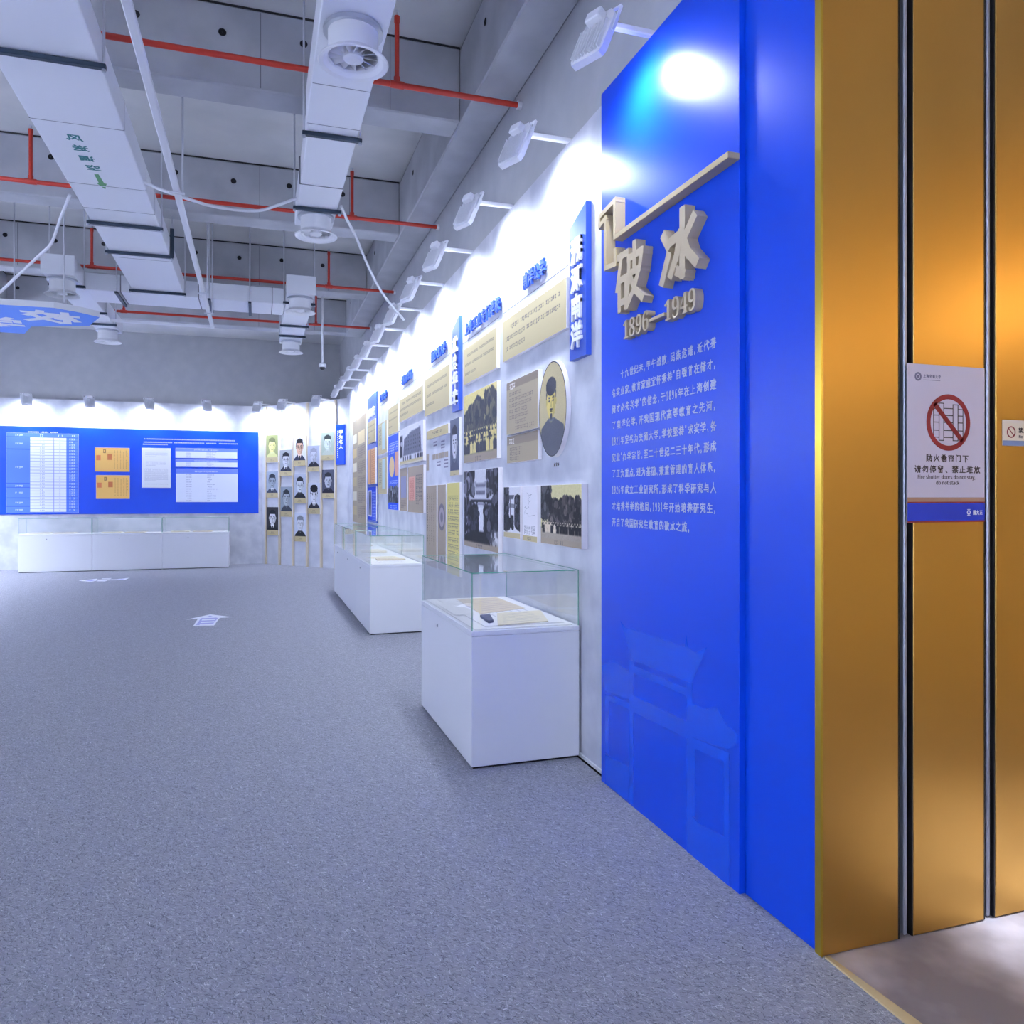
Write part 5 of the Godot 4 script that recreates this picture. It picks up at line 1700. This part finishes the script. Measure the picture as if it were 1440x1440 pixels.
		"table":
			var pale := Color(0.36, 0.5, 0.9)
			img.fill(pale)
			img.fill_rect(Rect2i(0, int(H * 0.047), w, int(H * 0.008)), Color(0.22, 0.34, 0.72))
			img.fill_rect(Rect2i(int(W * 0.325), int(H * 0.05), int(W * 0.51), int(H * 0.94)), Color(0.89, 0.9, 0.97))
			for k in 25:
				var y := H * (0.05 + 0.0375 * k)
				img.fill_rect(Rect2i(int(W * 0.325), int(y), int(W * 0.51), 1), Color(0.5, 0.54, 0.76))
				img.fill_rect(Rect2i(int(W * 0.835), int(y), int(W * 0.165), 1), Color(0.2, 0.32, 0.72))
				print_rows(img, W * 0.46, y + H * 0.013, W * 0.53, 1, 1, W / 40.0, Color(0.62, 0.64, 0.8), 1.0)
				print_rows(img, W * 0.73, y + H * 0.013, W * 0.76, 1, 1, W / 40.0, Color(0.62, 0.64, 0.8), 1.0)
				print_rows(img, W * 0.87, y + H * 0.01, W * 0.97, 1, 1, W / 34.0, Color(0.88, 0.9, 0.98), 1.0)
			img.fill_rect(Rect2i(int(W * 0.65), int(H * 0.05), 2, int(H * 0.94)), Color(0.6, 0.63, 0.84))
			for y in [0.2, 0.63, 0.68, 0.81, 0.915]:
				img.fill_rect(Rect2i(0, int(H * y), int(W * 0.325), 2), Color(0.2, 0.32, 0.72))
			for y in [0.02, 0.125, 0.42, 0.655, 0.74, 0.865, 0.955]:
				print_rows(img, W * 0.12, H * y, W * 0.22, 1, 1, W / 36.0, Color(0.94, 0.95, 1.0), 1.0)
			for x in [0.46, 0.71, 0.88]:
				print_rows(img, W * x, H * 0.02, W * (x + 0.09), 1, 1, W / 36.0, Color(0.94, 0.95, 1.0), 1.0)
		"deed":
			img.fill(Color(0.86, 0.66, 0.36))
			img.fill_rect(Rect2i(4, 4, w - 8, h - 8), Color(0.88, 0.7, 0.4))
			img.fill_rect(Rect2i(int(W * 0.04), int(H * 0.32), int(W * 0.13), int(H * 0.22)), Color(0.8, 0.46, 0.3))
			img.fill_rect(Rect2i(int(W * 0.36), int(H * 0.28), int(W * 0.14), int(H * 0.24)), Color(0.72, 0.42, 0.26))
			img.fill_rect(Rect2i(int(W * 0.24), int(H * 0.08), int(W * 0.07), int(H * 0.15)), Color(0.26, 0.2, 0.16))
			img.fill_rect(Rect2i(int(W * 0.255), int(H * 0.1), int(W * 0.04), int(H * 0.11)), Color(0.88, 0.7, 0.4))
			for k in 5:
				print_rows(img, W * (0.56 + 0.085 * k), H * 0.12, W * (0.59 + 0.085 * k), 12, H * 0.065, W / 30.0, Color(0.5, 0.34, 0.2), 1.0)
			print_rows(img, W * 0.92, H * 0.22, W * 0.95, 4, H * 0.12, W / 22.0, Color(0.3, 0.2, 0.16), 1.0)
		"letter":
			img.fill(Color(0.88, 0.89, 0.92))
			print_rows(img, W * 0.12, H * 0.12, W * 0.9, 3, H * 0.045, W / 44.0, Color(0.62, 0.63, 0.7), 0.5)
			print_rows(img, W * 0.14, H * 0.34, W * 0.84, 4, H * 0.03, W / 44.0, Color(0.62, 0.63, 0.7), 0.5)
			print_rows(img, W * 0.1, H * 0.52, W * 0.92, 12, H * 0.027, W / 44.0, Color(0.6, 0.61, 0.68), 0.5)
			print_rows(img, W * 0.12, H * 0.9, W * 0.94, 1, 1, W / 40.0, Color(0.4, 0.41, 0.48), 1.0)
		"rows":
			img.fill(Color(0.88, 0.9, 0.97))
			var bar := minf(0.42, 22.0 * W / 256.0 / H)
			img.fill_rect(Rect2i(0, 0, w, int(H * bar)), Color(0.46, 0.55, 0.9))
			print_rows(img, W * 0.3, H * bar * 0.4, W * 0.7, 1, 1, W / 40.0, Color(0.94, 0.95, 1.0), 1.0)
			var n := maxi(1, int(H / W * 22.0))
			for k in n:
				var y := H * (bar + (1.0 - bar) * (k + 0.3) / n)
				print_rows(img, W * 0.17, y, W * 0.25, 1, 1, W / 60.0, Color(0.6, 0.62, 0.76), 1.0)
				print_rows(img, W * 0.5, y, W * rng.randf_range(0.55, 0.68), 1, 1, W / 60.0, Color(0.6, 0.62, 0.76), 1.0)
		_:
			img.fill(TAN)
	return img


# board hung on a wall frame; edges are given where they show in the photograph (top and bottom at the right edge)
func board(f: Transform3D, called: String, label: String, category: String, pxl: float, pxr: float, pyt: float, pyb: float, kind: String, thick := 0.03, group := "", look := {}) -> Node3D:
	var s0 := hit(f, pxl, pyt, thick).x
	var b := hit(f, pxr, pyt, thick)
	var s1 := b.x
	var y1 := b.y
	var y0 := hit(f, pxr, pyb, thick).y
	var o := thing(called, label, category, f * Vector3((s0 + s1) / 2, y0, 0), group)
	var st := T()
	cbox(st, Vector3(s0, y0, 0.0005), Vector3(s1, y1, thick), 0.0015, f)
	part("board_core", st, M.board_core, o)
	var w := 192
	var h := clampi(int(192.0 * (y1 - y0) / (s1 - s0)), 48, 640)
	if s1 - s0 > 2.0:
		w = 640
		h = int(640.0 * (y1 - y0) / (s1 - s0))
	var img: Image
	if look:
		img = Image.create(w, h, false, Image.FORMAT_RGB8)
		img.fill(TAN)
		var ph: float = look.get("photo", 0.82)
		bust(img, 0, 0, w, h * ph, look)
		soften(img, 5)
		grain(img, 0.02)
		img.fill_rect(Rect2i(0, int(h * ph), w, h), TAN)
		print_rows(img, w * 0.38, h * (ph + 0.06), w * 0.6, 1, 1, w / 13.0, INK, 1.0)
		print_rows(img, w * 0.28, h * (ph + 0.115), w * 0.72, 1, 1, w / 26.0, INK, 1.0)
	else:
		img = paint(kind, w, h)
		if kind in ["gate", "crowd", "group", "lane", "building"]:
			soften(img, 2)
	st = T()
	uvquad(st, f * Vector3(s0 + 0.002, y1 - 0.002, thick + 0.0006), f * Vector3(s1 - 0.002, y1 - 0.002, thick + 0.0006), f * Vector3(s1 - 0.002, y0 + 0.002, thick + 0.0006), f * Vector3(s0 + 0.002, y0 + 0.002, thick + 0.0006), f.basis.z)
	part("printed_face", st, picture(img), o)
	return o


# row of raised characters standing off a wall
func raised_title(f: Transform3D, label: String, words: String, pxl: float, pxr: float, y: float, size: float) -> void:
	var s0 := hit(f, pxl, 500, 0.045).x
	var s1 := hit(f, pxr, 500, 0.045).x
	var o := thing("raised_title", label, "lettering", f * Vector3((s0 + s1) / 2, y, 0))
	var pitch := (s1 - s0) / words.length()
	for k in words.length():
		var st := T()
		glyph(st, words[k], f * Transform3D(Basis.IDENTITY, Vector3(s0 + pitch * k, y, 0)), pitch * 0.93, size, size * 0.105, 0.012, 0.03)
		cbox(st, Vector3(s0 + pitch * (k + 0.3), y + size * 0.45, 0.0), Vector3(s0 + pitch * (k + 0.36), y + size * 0.53, 0.014), 0.0, f)
		part("character", st, M.blue_letter, o)


func pillar_sign(f: Transform3D, label: String, words: String, pxl: float, pxr: float, yt: float, yb: float, group := "") -> void:
	var s0 := hit(f, pxl, 500, 0.035).x
	var s1 := hit(f, pxr, 500, 0.035).x
	var o := thing("chapter_sign", label, "sign", f * Vector3((s0 + s1) / 2, yb, 0), group)
	var st := T()
	prism(st, [Vector2(s0, yb), Vector2(s1, yb), Vector2(s1, yt), Vector2(s0, yt - 0.085)], f, 0.0005, 0.035)
	part("board", st, M.blue_sign, o)
	var w := s1 - s0
	var n := words.length()
	var size := minf(w * 0.68, (yt - yb - 0.22) / n * 0.95)
	for k in n:
		st = T()
		glyph(st, words[k], f * Transform3D(Basis.IDENTITY, Vector3(s0 + w * 0.17, yt - 0.165 - (k + 1) * size * 1.05, 0)), w * 0.66, size, w * 0.085, 0.035, 0.047)
		part("character", st, M.letter_white, o)


# =====================================================================  timeline wall
func timeline() -> void:
	var f := wall_f
	var n := 0
	for r in [[708, 799], [651, 702], [598, 635], [562, 597], [531, 545]]:      # thin rules above and below the titles
		for y in [3.175, 3.0]:
			var st := T()
			cbox(st, Vector3(hit(f, r[0], 450).x, y - 0.002, 0.0), Vector3(hit(f, r[1], 450).x, y + 0.002, 0.0012), 0.0, f)
			struct("trim_rule", st, M.seam)
			n += 1
	pillar_sign(f, "tall blue chapter sign with four white characters beside the introduction panel", "溯源南洋", 801, 824, 3.27, 2.38)
	pillar_sign(f, "tall blue chapter sign with white characters above the small portrait", "重启华章", 636, 645.5, 3.27, 2.38)
	var s0 := hit(f, 516.5, 600, 0.02).x
	var s1 := hit(f, 529.5, 600, 0.02).x
	var col := thing("story_column", "tall blue column board carrying tan, orange and blue boards", "display board", f * Vector3((s0 + s1) / 2, 1.14, 0))
	var cst := T()
	cbox(cst, Vector3(s0, 1.14, 0.0005), Vector3(s1, 3.27, 0.02), 0.002, f)
	part("board", cst, M.blue_sign, col)
	for k in 4:
		cst = T()
		glyph(cst, "科学研究"[k], f * Transform3D(Basis.IDENTITY, Vector3(lerpf(s0, s1, 0.12 + 0.19 * k), 2.9, 0)), (s1 - s0) * 0.17, 0.15, 0.02, 0.02, 0.045)
		part("character", cst, M.letter_white, col)
	var cf := f * Transform3D(Basis.IDENTITY, Vector3(0, 0, 0.021))
	raised_title(f, "blue raised four-character title above the widest tan text board", "南洋公学", 732, 763, 3.04, 0.115)
	raised_title(f, "long blue raised title of eight characters above the crowd photograph", "上海工业专门学校", 651, 700, 3.03, 0.12)
	raised_title(f, "blue raised six-character title above the tan board with six text lines", "国立交通大学", 604, 624, 3.03, 0.12)
	raised_title(f, "blue raised title above the building photograph", "学科建设"[0] + "科研究学所", 562.5, 577, 3.03, 0.12)
	raised_title(f, "short blue raised title above the green paged board", "交通大学", 532, 542, 3.03, 0.12)
	board(f, "text_board", "wide tan text board under the four-character blue title", "display board", 707, 796.5, 389.5, 461, "text")
	board(f, "text_board", "grey-tan list board hung beside the oval portrait", "display board", 712.5, 756.5, 519, 601.5, "list", 0.035)
	board(f, "text_board", "small grey-tan list board under the taller list board", "display board", 713, 756.5, 604, 646, "list_short", 0.03)
	board(f, "photo_board", "small dark lane photograph beside the line drawing board", "display board", 708.5, 731.5, 684, 758.5, "lane", 0.035)
	board(f, "map_board", "narrow white line drawing board between two photographs", "display board", 735, 755.5, 682.5, 763.5, "map", 0.035)
	board(f, "photo_board", "wide sepia group photograph nearest the introduction panel", "display board", 760.5, 818, 680, 772.5, "group", 0.04)
	oval_portrait()
	board(f, "text_board", "tan text board under the long eight-character title", "display board", 652, 698.5, 459, 517, "text")
	board(f, "photo_board", "yellowed photograph of a crowd before trees and a tower", "display board", 652.5, 699, 535, 644, "crowd", 0.035)
	board(f, "photo_board", "black and white photograph of a tiled ceremonial gate", "display board", 653, 701, 657, 778, "gate", 0.035)
	board(f, "text_board", "tan text board beside the white-lettered chapter sign and small portrait", "display board", 597.5, 632, 511, 569.5, "text")
	board(f, "text_board", "narrow tan header board above the printed organisation chart", "display board", 600, 630.5, 595, 609, "header", 0.02)
	chart()
	board(f, "portrait_board", "dark portrait photograph below the second blue chapter sign", "display board", 633, 646, 586, 668, "", 0.03, "", {"skin": Color(0.78, 0.78, 0.82), "hair": Color(0.2, 0.21, 0.26), "coat": Color(0.3, 0.32, 0.4), "back": Color(0.36, 0.38, 0.46), "photo": 0.92})
	board(f, "calligraphy_board", "grey-tan board with rows of dark calligraphy", "display board", 599.5, 614, 682, 800, "scroll", 0.02)
	board(f, "crest_board", "narrow grey-tan board with an oval dark crest", "display board", 615.5, 627, 681, 804, "crest", 0.02)
	board(f, "text_board", "yellow text board with bands of print beside the ceremonial gate photograph", "display board", 629, 646.5, 678, 812, "yellow", 0.025)
	board(f, "text_board", "tan text board above the building photograph", "display board", 561.5, 595, 541, 577, "text")
	board(f, "photo_board", "grey photograph of a large building with people in front", "display board", 562.5, 595, 590, 647.5, "building", 0.035)
	board(f, "document_board", "narrow grey-tan board with a blue document", "display board", 562.5, 572.5, 657, 719, "papers_blue", 0.02)
	board(f, "document_board", "grey-tan board with a pink document and text column", "display board", 574, 595.5, 653, 722, "papers", 0.03)
	board(f, "text_board", "tall tan text board above the blue story board with oval picture", "display board", 546, 560, 566, 606, "text", 0.025)
	board(f, "story_board", "blue story board with an oval picture and a small photograph", "display board", 546, 560.5, 608, 717.5, "blue_story", 0.025)
	board(f, "document_board", "tan board with pale upright pages under the short blue title", "display board", 531, 544, 590, 636, "green_pages", 0.025)
	board(f, "document_board", "tan board with green and grey pages below the paler pages", "display board", 531.5, 544, 642, 694.5, "green_pages", 0.025)
	board(cf, "text_board", "tan text board at the head of the tall blue column board", "display board", 517, 527.5, 588, 620.5, "text", 0.02)
	board(cf, "document_board", "orange page board halfway down the tall blue column board", "display board", 517.5, 528, 629, 680, "orange_pages", 0.025)
	board(cf, "story_board", "blue board with a narrow figure photograph at the column foot", "display board", 517.5, 529, 684, 733, "blue_panel", 0.015)
	board(f, "collage_board", "tall tan collage board at the portrait wall end of the timeline", "display board", 496, 514.5, 580, 738, "collage", 0.02)


func oval_portrait() -> void:
	var f := wall_f
	var c := (hit(f, 758, 575, 0.03) + hit(f, 797, 575, 0.03)) * 0.5
	var rx := (hit(f, 797, 575, 0.03).x - hit(f, 758, 575, 0.03).x) * 0.5
	var ry := (hit(f, 777, 507, 0.03).y - hit(f, 777, 643, 0.03).y) * 0.5
	c.y = (hit(f, 777, 507, 0.03).y + hit(f, 777, 643, 0.03).y) * 0.5
	var o := thing("oval_portrait", "oval sepia portrait of a man in dark cap and robe", "portrait", f * Vector3(c.x, c.y - ry, 0))
	var st := T()
	var pts := []
	for k in 48:
		pts.append(c + Vector2(cos(TAU * k / 48.0) * rx, sin(TAU * k / 48.0) * ry))
	prism(st, pts, f, 0.0005, 0.03)
	part("board_core", st, M.board_core, o)
	var img := Image.create(192, 384, false, Image.FORMAT_RGB8)
	bust(img, 0, 0, 192, 384, {"skin": Color(0.86, 0.78, 0.46), "hair": Color(0.26, 0.26, 0.3), "coat": Color(0.33, 0.34, 0.38), "back": Color(0.76, 0.7, 0.54), "beard": true, "cap": true, "lean": -0.04, "size": 0.62, "high": 0.4})
	soften(img, 4)
	grain(img, 0.02)
	st = T()
	for k in 48:
		for q in [-1.0, k + 1.0, k + 0.0]:
			var v := Vector2.ZERO
			if q >= 0.0:
				v = Vector2(cos(TAU * q / 48.0), sin(TAU * q / 48.0))
			st.set_normal(f.basis.z)
			st.set_uv(Vector2(0.5 + v.x * 0.5, 0.5 - v.y * 0.5))
			st.add_vertex(f * Vector3(c.x + v.x * rx * 0.965, c.y + v.y * ry * 0.98, 0.0306))
	part("printed_face", st, picture(img), o)
	st = T()
	for k in 48:
		var a := Vector2(cos(TAU * k / 48.0), sin(TAU * k / 48.0))
		var b := Vector2(cos(TAU * (k + 1) / 48.0), sin(TAU * (k + 1) / 48.0))
		prism(st, [c + a * Vector2(rx, ry) * 0.965, c + a * Vector2(rx, ry) * 0.985, c + b * Vector2(rx, ry) * 0.985, c + b * Vector2(rx, ry) * 0.965], f, 0.03, 0.0315)
	part("dark_rim", st, M.joint, o)
	o = thing("caption_strip", "tiny dark caption under the oval portrait", "caption", f * Vector3(c.x, c.y - ry - 0.06, 0))
	st = T()
	for k in 3:
		glyph(st, "盛宣怀"[k], f * Transform3D(Basis.IDENTITY, Vector3(c.x - 0.045 + 0.032 * k, c.y - ry - 0.06, 0)), 0.027, 0.027, 0.0034, 0.0, 0.001)
	part("lettering", st, M.ink, o)


# organisation chart printed straight on the wall
func chart() -> void:
	var f := wall_f
	var a := hit(f, 600, 640, 0.0)
	var b := hit(f, 631, 612, 0.0)
	var low := hit(f, 631, 662, 0.0).y
	var o := thing("wall_chart", "organisation chart of grey-tan boxes printed on the wall under the header board", "chart", f * Vector3((a.x + b.x) / 2, low, 0))
	var w := b.x - a.x
	var h := b.y - low
	var tone := mat(TAN_GREY, 0.6)
	for k in 6:
		var st := T()
		var x := a.x + w * (0.16 + 0.14 * k)
		if k == 0:
			cbox(st, Vector3(a.x, low + h * 0.1, 0.0002), Vector3(a.x + w * 0.12, low + h * 0.62, 0.003), 0.0, f)
		else:
			cbox(st, Vector3(x, low + h * 0.4, 0.0002), Vector3(x + w * 0.12, low + h * 0.56, 0.003), 0.0, f)
		part("chart_box", st, tone, o)
	for r in [[0.34, 0.9], [0.68, 0.86], [0.68, 0.76], [0.68, 0.68], [0.5, 0.28], [0.5, 0.18], [0.82, 0.3], [0.82, 0.2], [0.82, 0.1], [0.34, 0.8]]:
		var st := T()
		cbox(st, Vector3(a.x + w * r[0], low + h * r[1], 0.0002), Vector3(a.x + w * (r[0] + 0.16), low + h * (r[1] + 0.045), 0.0012), 0.0, f)
		part("chart_entry", st, M.ink_grey, o)


# =====================================================================  wide blue board on the back wall
func back_display() -> void:
	var f := back_f
	var x1 := hit(f, 363.5, 660, 0.03).x
	var o := thing("wide_board", "wide bright blue board across the back wall, carrying tables and documents", "display board", f * Vector3(-2.8, 1.19, 0))
	var st := T()
	cbox(st, Vector3(-6.1, 1.19, 0.0005), Vector3(x1, 3.09, 0.03), 0.002, f)
	part("board", st, M.blue, o)
	# white heading and intro lines printed on the blue
	for r in [[39.5, 80, 607.2, 1.3], [203, 330, 617.0, 1.3], [202, 333, 621.5, 1.2], [199, 235, 624.5, 1.2]]:
		st = T()
		var p := hit(f, r[0], r[2], 0.03)
		var q := hit(f, r[1], r[2], 0.03)
		var s := p.x
		var size: float = 0.034 if r[3] > 1.5 else 0.026
		while s < q.x:
			if rng.randf() < 0.94:
				cbox(st, Vector3(s, p.y - size / 2, 0.03), Vector3(s + size * 0.85, p.y - size * 0.3, 0.0312), 0.0, f)
				cbox(st, Vector3(s, p.y + size * 0.05, 0.03), Vector3(s + size * 0.85, p.y + size * 0.25, 0.0312), 0.0, f)
				cbox(st, Vector3(s + size * 0.3, p.y - size / 2, 0.03), Vector3(s + size * 0.5, p.y + size * 0.5, 0.0312), 0.0, f)
			s += size
		part("text_line", st, M.letter_white, o)
	var bf := f * Transform3D(Basis.IDENTITY, Vector3(0, 0, 0.03))
	board(bf, "table_board", "tall pale table print with many rows on the wide blue board", "display board", 9, 110.5, 610.5, 721, "table", 0.006)
	board(bf, "deed_board", "upper orange-yellow old deed with red seals on the blue board", "display board", 133.5, 182, 630, 663.5, "deed", 0.03)
	board(bf, "deed_board", "lower orange-yellow old deed with red seals on the blue board", "display board", 135, 182.3, 668.5, 701.5, "deed", 0.03)
	board(bf, "letter_board", "white typed letter board beside the striped tables", "display board", 199.3, 240, 630.5, 686, "letter", 0.02)
	board(bf, "table_board", "topmost small white table with lilac heading", "display board", 246.8, 333.5, 631.5, 645, "rows", 0.015)
	board(bf, "table_board", "middle small white table with lilac heading", "display board", 247, 333.8, 647, 657.2, "rows", 0.015)
	board(bf, "table_board", "largest white table with lilac heading, lowest of the three", "display board", 247.5, 334.5, 660, 706, "rows", 0.015)


# =====================================================================  portraits between slats
func portraits() -> void:
	var f := cham_f
	for px in [373.0, 392.2, 411.3, 431.0, 450.8, 470.8]:
		var s := hit(f, px, 680, 0.04).x
		var o := thing("wall_slat", "thin upright beige slat of the portrait wall", "slat", f * Vector3(s, 0, 0), "upright slats of the portrait wall")
		var st := T()
		cbox(st, Vector3(s - 0.026, 0.0, 0.0005), Vector3(s + 0.026, BACK_TOP - 0.02, 0.04), 0.002, f)
		part("slat", st, M.slat, o)
	var g := Color(0.62, 0.64, 0.66)
	var items := [
		[374.3, 391, 611, 650, "yellowed faded portrait of a person with cropped hair", {"skin": Color(0.9, 0.88, 0.58), "hair": Color(0.42, 0.44, 0.3), "coat": Color(0.82, 0.82, 0.56), "back": Color(0.6, 0.62, 0.42)}],
		[374.6, 391, 662.5, 700, "grey portrait of a person in a suit, under the yellowed one", {"skin": Color(0.6, 0.64, 0.68), "hair": Color(0.2, 0.22, 0.26), "coat": Color(0.28, 0.3, 0.36), "back": Color(0.62, 0.66, 0.72), "suit": true}],
		[375, 391.5, 713, 753, "high-contrast dark portrait, lowest in the column under the yellowed one", {"skin": Color(0.86, 0.86, 0.88), "hair": Color(0.1, 0.11, 0.13), "coat": Color(0.12, 0.13, 0.15), "back": Color(0.2, 0.2, 0.22), "suit": true, "glasses": true}],
		[393.7, 410.2, 632, 669, "black and white portrait of a person in glasses, suit and tie", {"skin": Color(0.78, 0.79, 0.82), "hair": Color(0.12, 0.13, 0.16), "coat": Color(0.2, 0.21, 0.26), "back": g, "suit": true, "glasses": true}],
		[394.5, 411, 684, 727, "grey close-up portrait of a person in dark clothes without glasses", {"skin": Color(0.66, 0.69, 0.72), "hair": Color(0.18, 0.2, 0.23), "coat": Color(0.24, 0.26, 0.3), "back": Color(0.54, 0.58, 0.62)}],
		[412.8, 429.8, 612, 655, "colour portrait of a person in glasses and dark suit", {"skin": Color(0.84, 0.68, 0.58), "hair": Color(0.16, 0.15, 0.16), "coat": Color(0.2, 0.22, 0.3), "back": Color(0.86, 0.87, 0.9), "suit": true, "glasses": true}],
		[413.4, 430.3, 666, 708, "black and white portrait of a person in glasses, under the colour one", {"skin": Color(0.8, 0.82, 0.84), "hair": Color(0.16, 0.17, 0.2), "coat": Color(0.14, 0.15, 0.18), "back": Color(0.7, 0.72, 0.78), "glasses": true}],
		[414, 430.6, 721, 762, "black and white portrait of an older person with light hair and glasses", {"skin": Color(0.82, 0.83, 0.86), "hair": Color(0.5, 0.52, 0.56), "coat": Color(0.12, 0.13, 0.16), "back": Color(0.78, 0.8, 0.86), "glasses": true}],
		[432.6, 449.5, 626, 663, "pale portrait of a seated bearded person in dark robe", {"skin": Color(0.74, 0.75, 0.8), "hair": Color(0.56, 0.57, 0.62), "coat": Color(0.14, 0.15, 0.2), "back": Color(0.66, 0.68, 0.76), "beard": true}],
		[433.2, 450, 679, 723, "black and white portrait of a person in academic cap and gown", {"skin": Color(0.82, 0.82, 0.86), "hair": Color(0.12, 0.12, 0.15), "coat": Color(0.16, 0.16, 0.2), "back": Color(0.74, 0.76, 0.82), "cap": true, "suit": true}],
		[452, 469.4, 607, 647, "pale green-grey portrait of a person in light clothes", {"skin": Color(0.8, 0.84, 0.82), "hair": Color(0.2, 0.23, 0.23), "coat": Color(0.7, 0.74, 0.7), "back": Color(0.66, 0.71, 0.66)}],
		[452.8, 470, 660, 701, "dark portrait of a person in a black high-collared coat", {"skin": Color(0.7, 0.71, 0.76), "hair": Color(0.14, 0.15, 0.18), "coat": Color(0.15, 0.15, 0.2), "back": Color(0.3, 0.31, 0.38)}]]
	for i in items:
		board(f, "portrait_board", i[4], "portrait", i[0], i[1], i[2], i[3], "", 0.055, "portraits between the slats", i[5])
	# blue sign beside the portraits
	var s0 := hit(f, 472.6, 625, 0.03).x
	var s1 := hit(f, 484.5, 625, 0.03).x
	var y1 := hit(f, 478, 597, 0.03).y
	var y0 := hit(f, 478, 653.5, 0.03).y
	var o := thing("name_sign", "small upright blue sign with white characters beside the portraits", "sign", f * Vector3((s0 + s1) / 2, y0, 0))
	var st := T()
	cbox(st, Vector3(s0, y0, 0.0005), Vector3(s1, y1, 0.03), 0.002, f)
	part("board", st, M.blue, o)
	for k in 4:
		st = T()
		glyph(st, "学界名人"[k] if k != 1 else "为", f * Transform3D(Basis.IDENTITY, Vector3(lerpf(s0, s1, 0.34), lerpf(y0, y1, 0.76 - 0.125 * k), 0)), (s1 - s0) * 0.5, (y1 - y0) * 0.115, (s1 - s0) * 0.07, 0.03, 0.036)
		part("character", st, M.letter_white, o)
	st = T()
	for k in 14:
		cbox(st, Vector3(lerpf(s0, s1, 0.16), lerpf(y0, y1, 0.82 - 0.05 * k), 0.03), Vector3(lerpf(s0, s1, 0.26), lerpf(y0, y1, 0.85 - 0.05 * k), 0.031), 0.0, f)
	part("small_print", st, M.letter_white, o)


# =====================================================================  floor stickers
func floor_arrow(label: String, outer: Array, inner: Array) -> void:
	var up := Transform3D(Basis(Vector3(1, 0, 0), Vector3(0, 0, -1), Vector3(0, 1, 0)), Vector3.ZERO)
	var a := []
	var mid := Vector3.ZERO
	for p in outer:
		var w := at_y(p[0], p[1], 0)
		a.append(Vector2(w.x, -w.z))
		mid += w / outer.size()
	var o := thing("floor_arrow", label, "floor sticker", mid)
	var st := T()
	prism(st, a, up, 0.0003, 0.0012)
	part("white_outline", st, M.sticker_white, o)
	var b := []
	for p in inner:
		var w := at_y(p[0], p[1], 0)
		b.append(Vector2(w.x, -w.z))
	st = T()
	prism(st, b, up, 0.0012, 0.0018)
	part("lilac_fill", st, M.sticker_blue, o)
	st = T()
	var c := Vector2.ZERO
	for p in b:
		c += p / b.size()
	for k in 4:
		cbox(st, Vector3(c.x - 0.07, 0.0018, -c.y - 0.3 + 0.2 * k), Vector3(c.x + 0.09, 0.0022, -c.y - 0.2 + 0.2 * k))
	part("small_print", st, M.sticker_white, o)


func small_things() -> void:
	floor_arrow("lilac and white arrow sticker on the open carpet pointing to the back wall", [[295.8, 864], [325.8, 867.8], [309, 868.9], [301, 879.7], [271.7, 880.3], [278.5, 870], [261.7, 871.5]], [[295.5, 866], [306.5, 869.3], [298.5, 878.8], [275.5, 879.2], [282.5, 869.8]])
	floor_arrow("lilac and white arrow sticker on the carpet close to the back showcases", [[110.5, 816.6], [137, 813.8], [136, 815], [164, 814.6], [182, 812.6], [176, 815.4], [164, 815.9], [136, 816.4], [128, 818.2]], [[119, 816.4], [134, 815], [134, 815.8], [166, 815], [176, 813.8], [172, 815], [134, 816], [128, 817.6]])
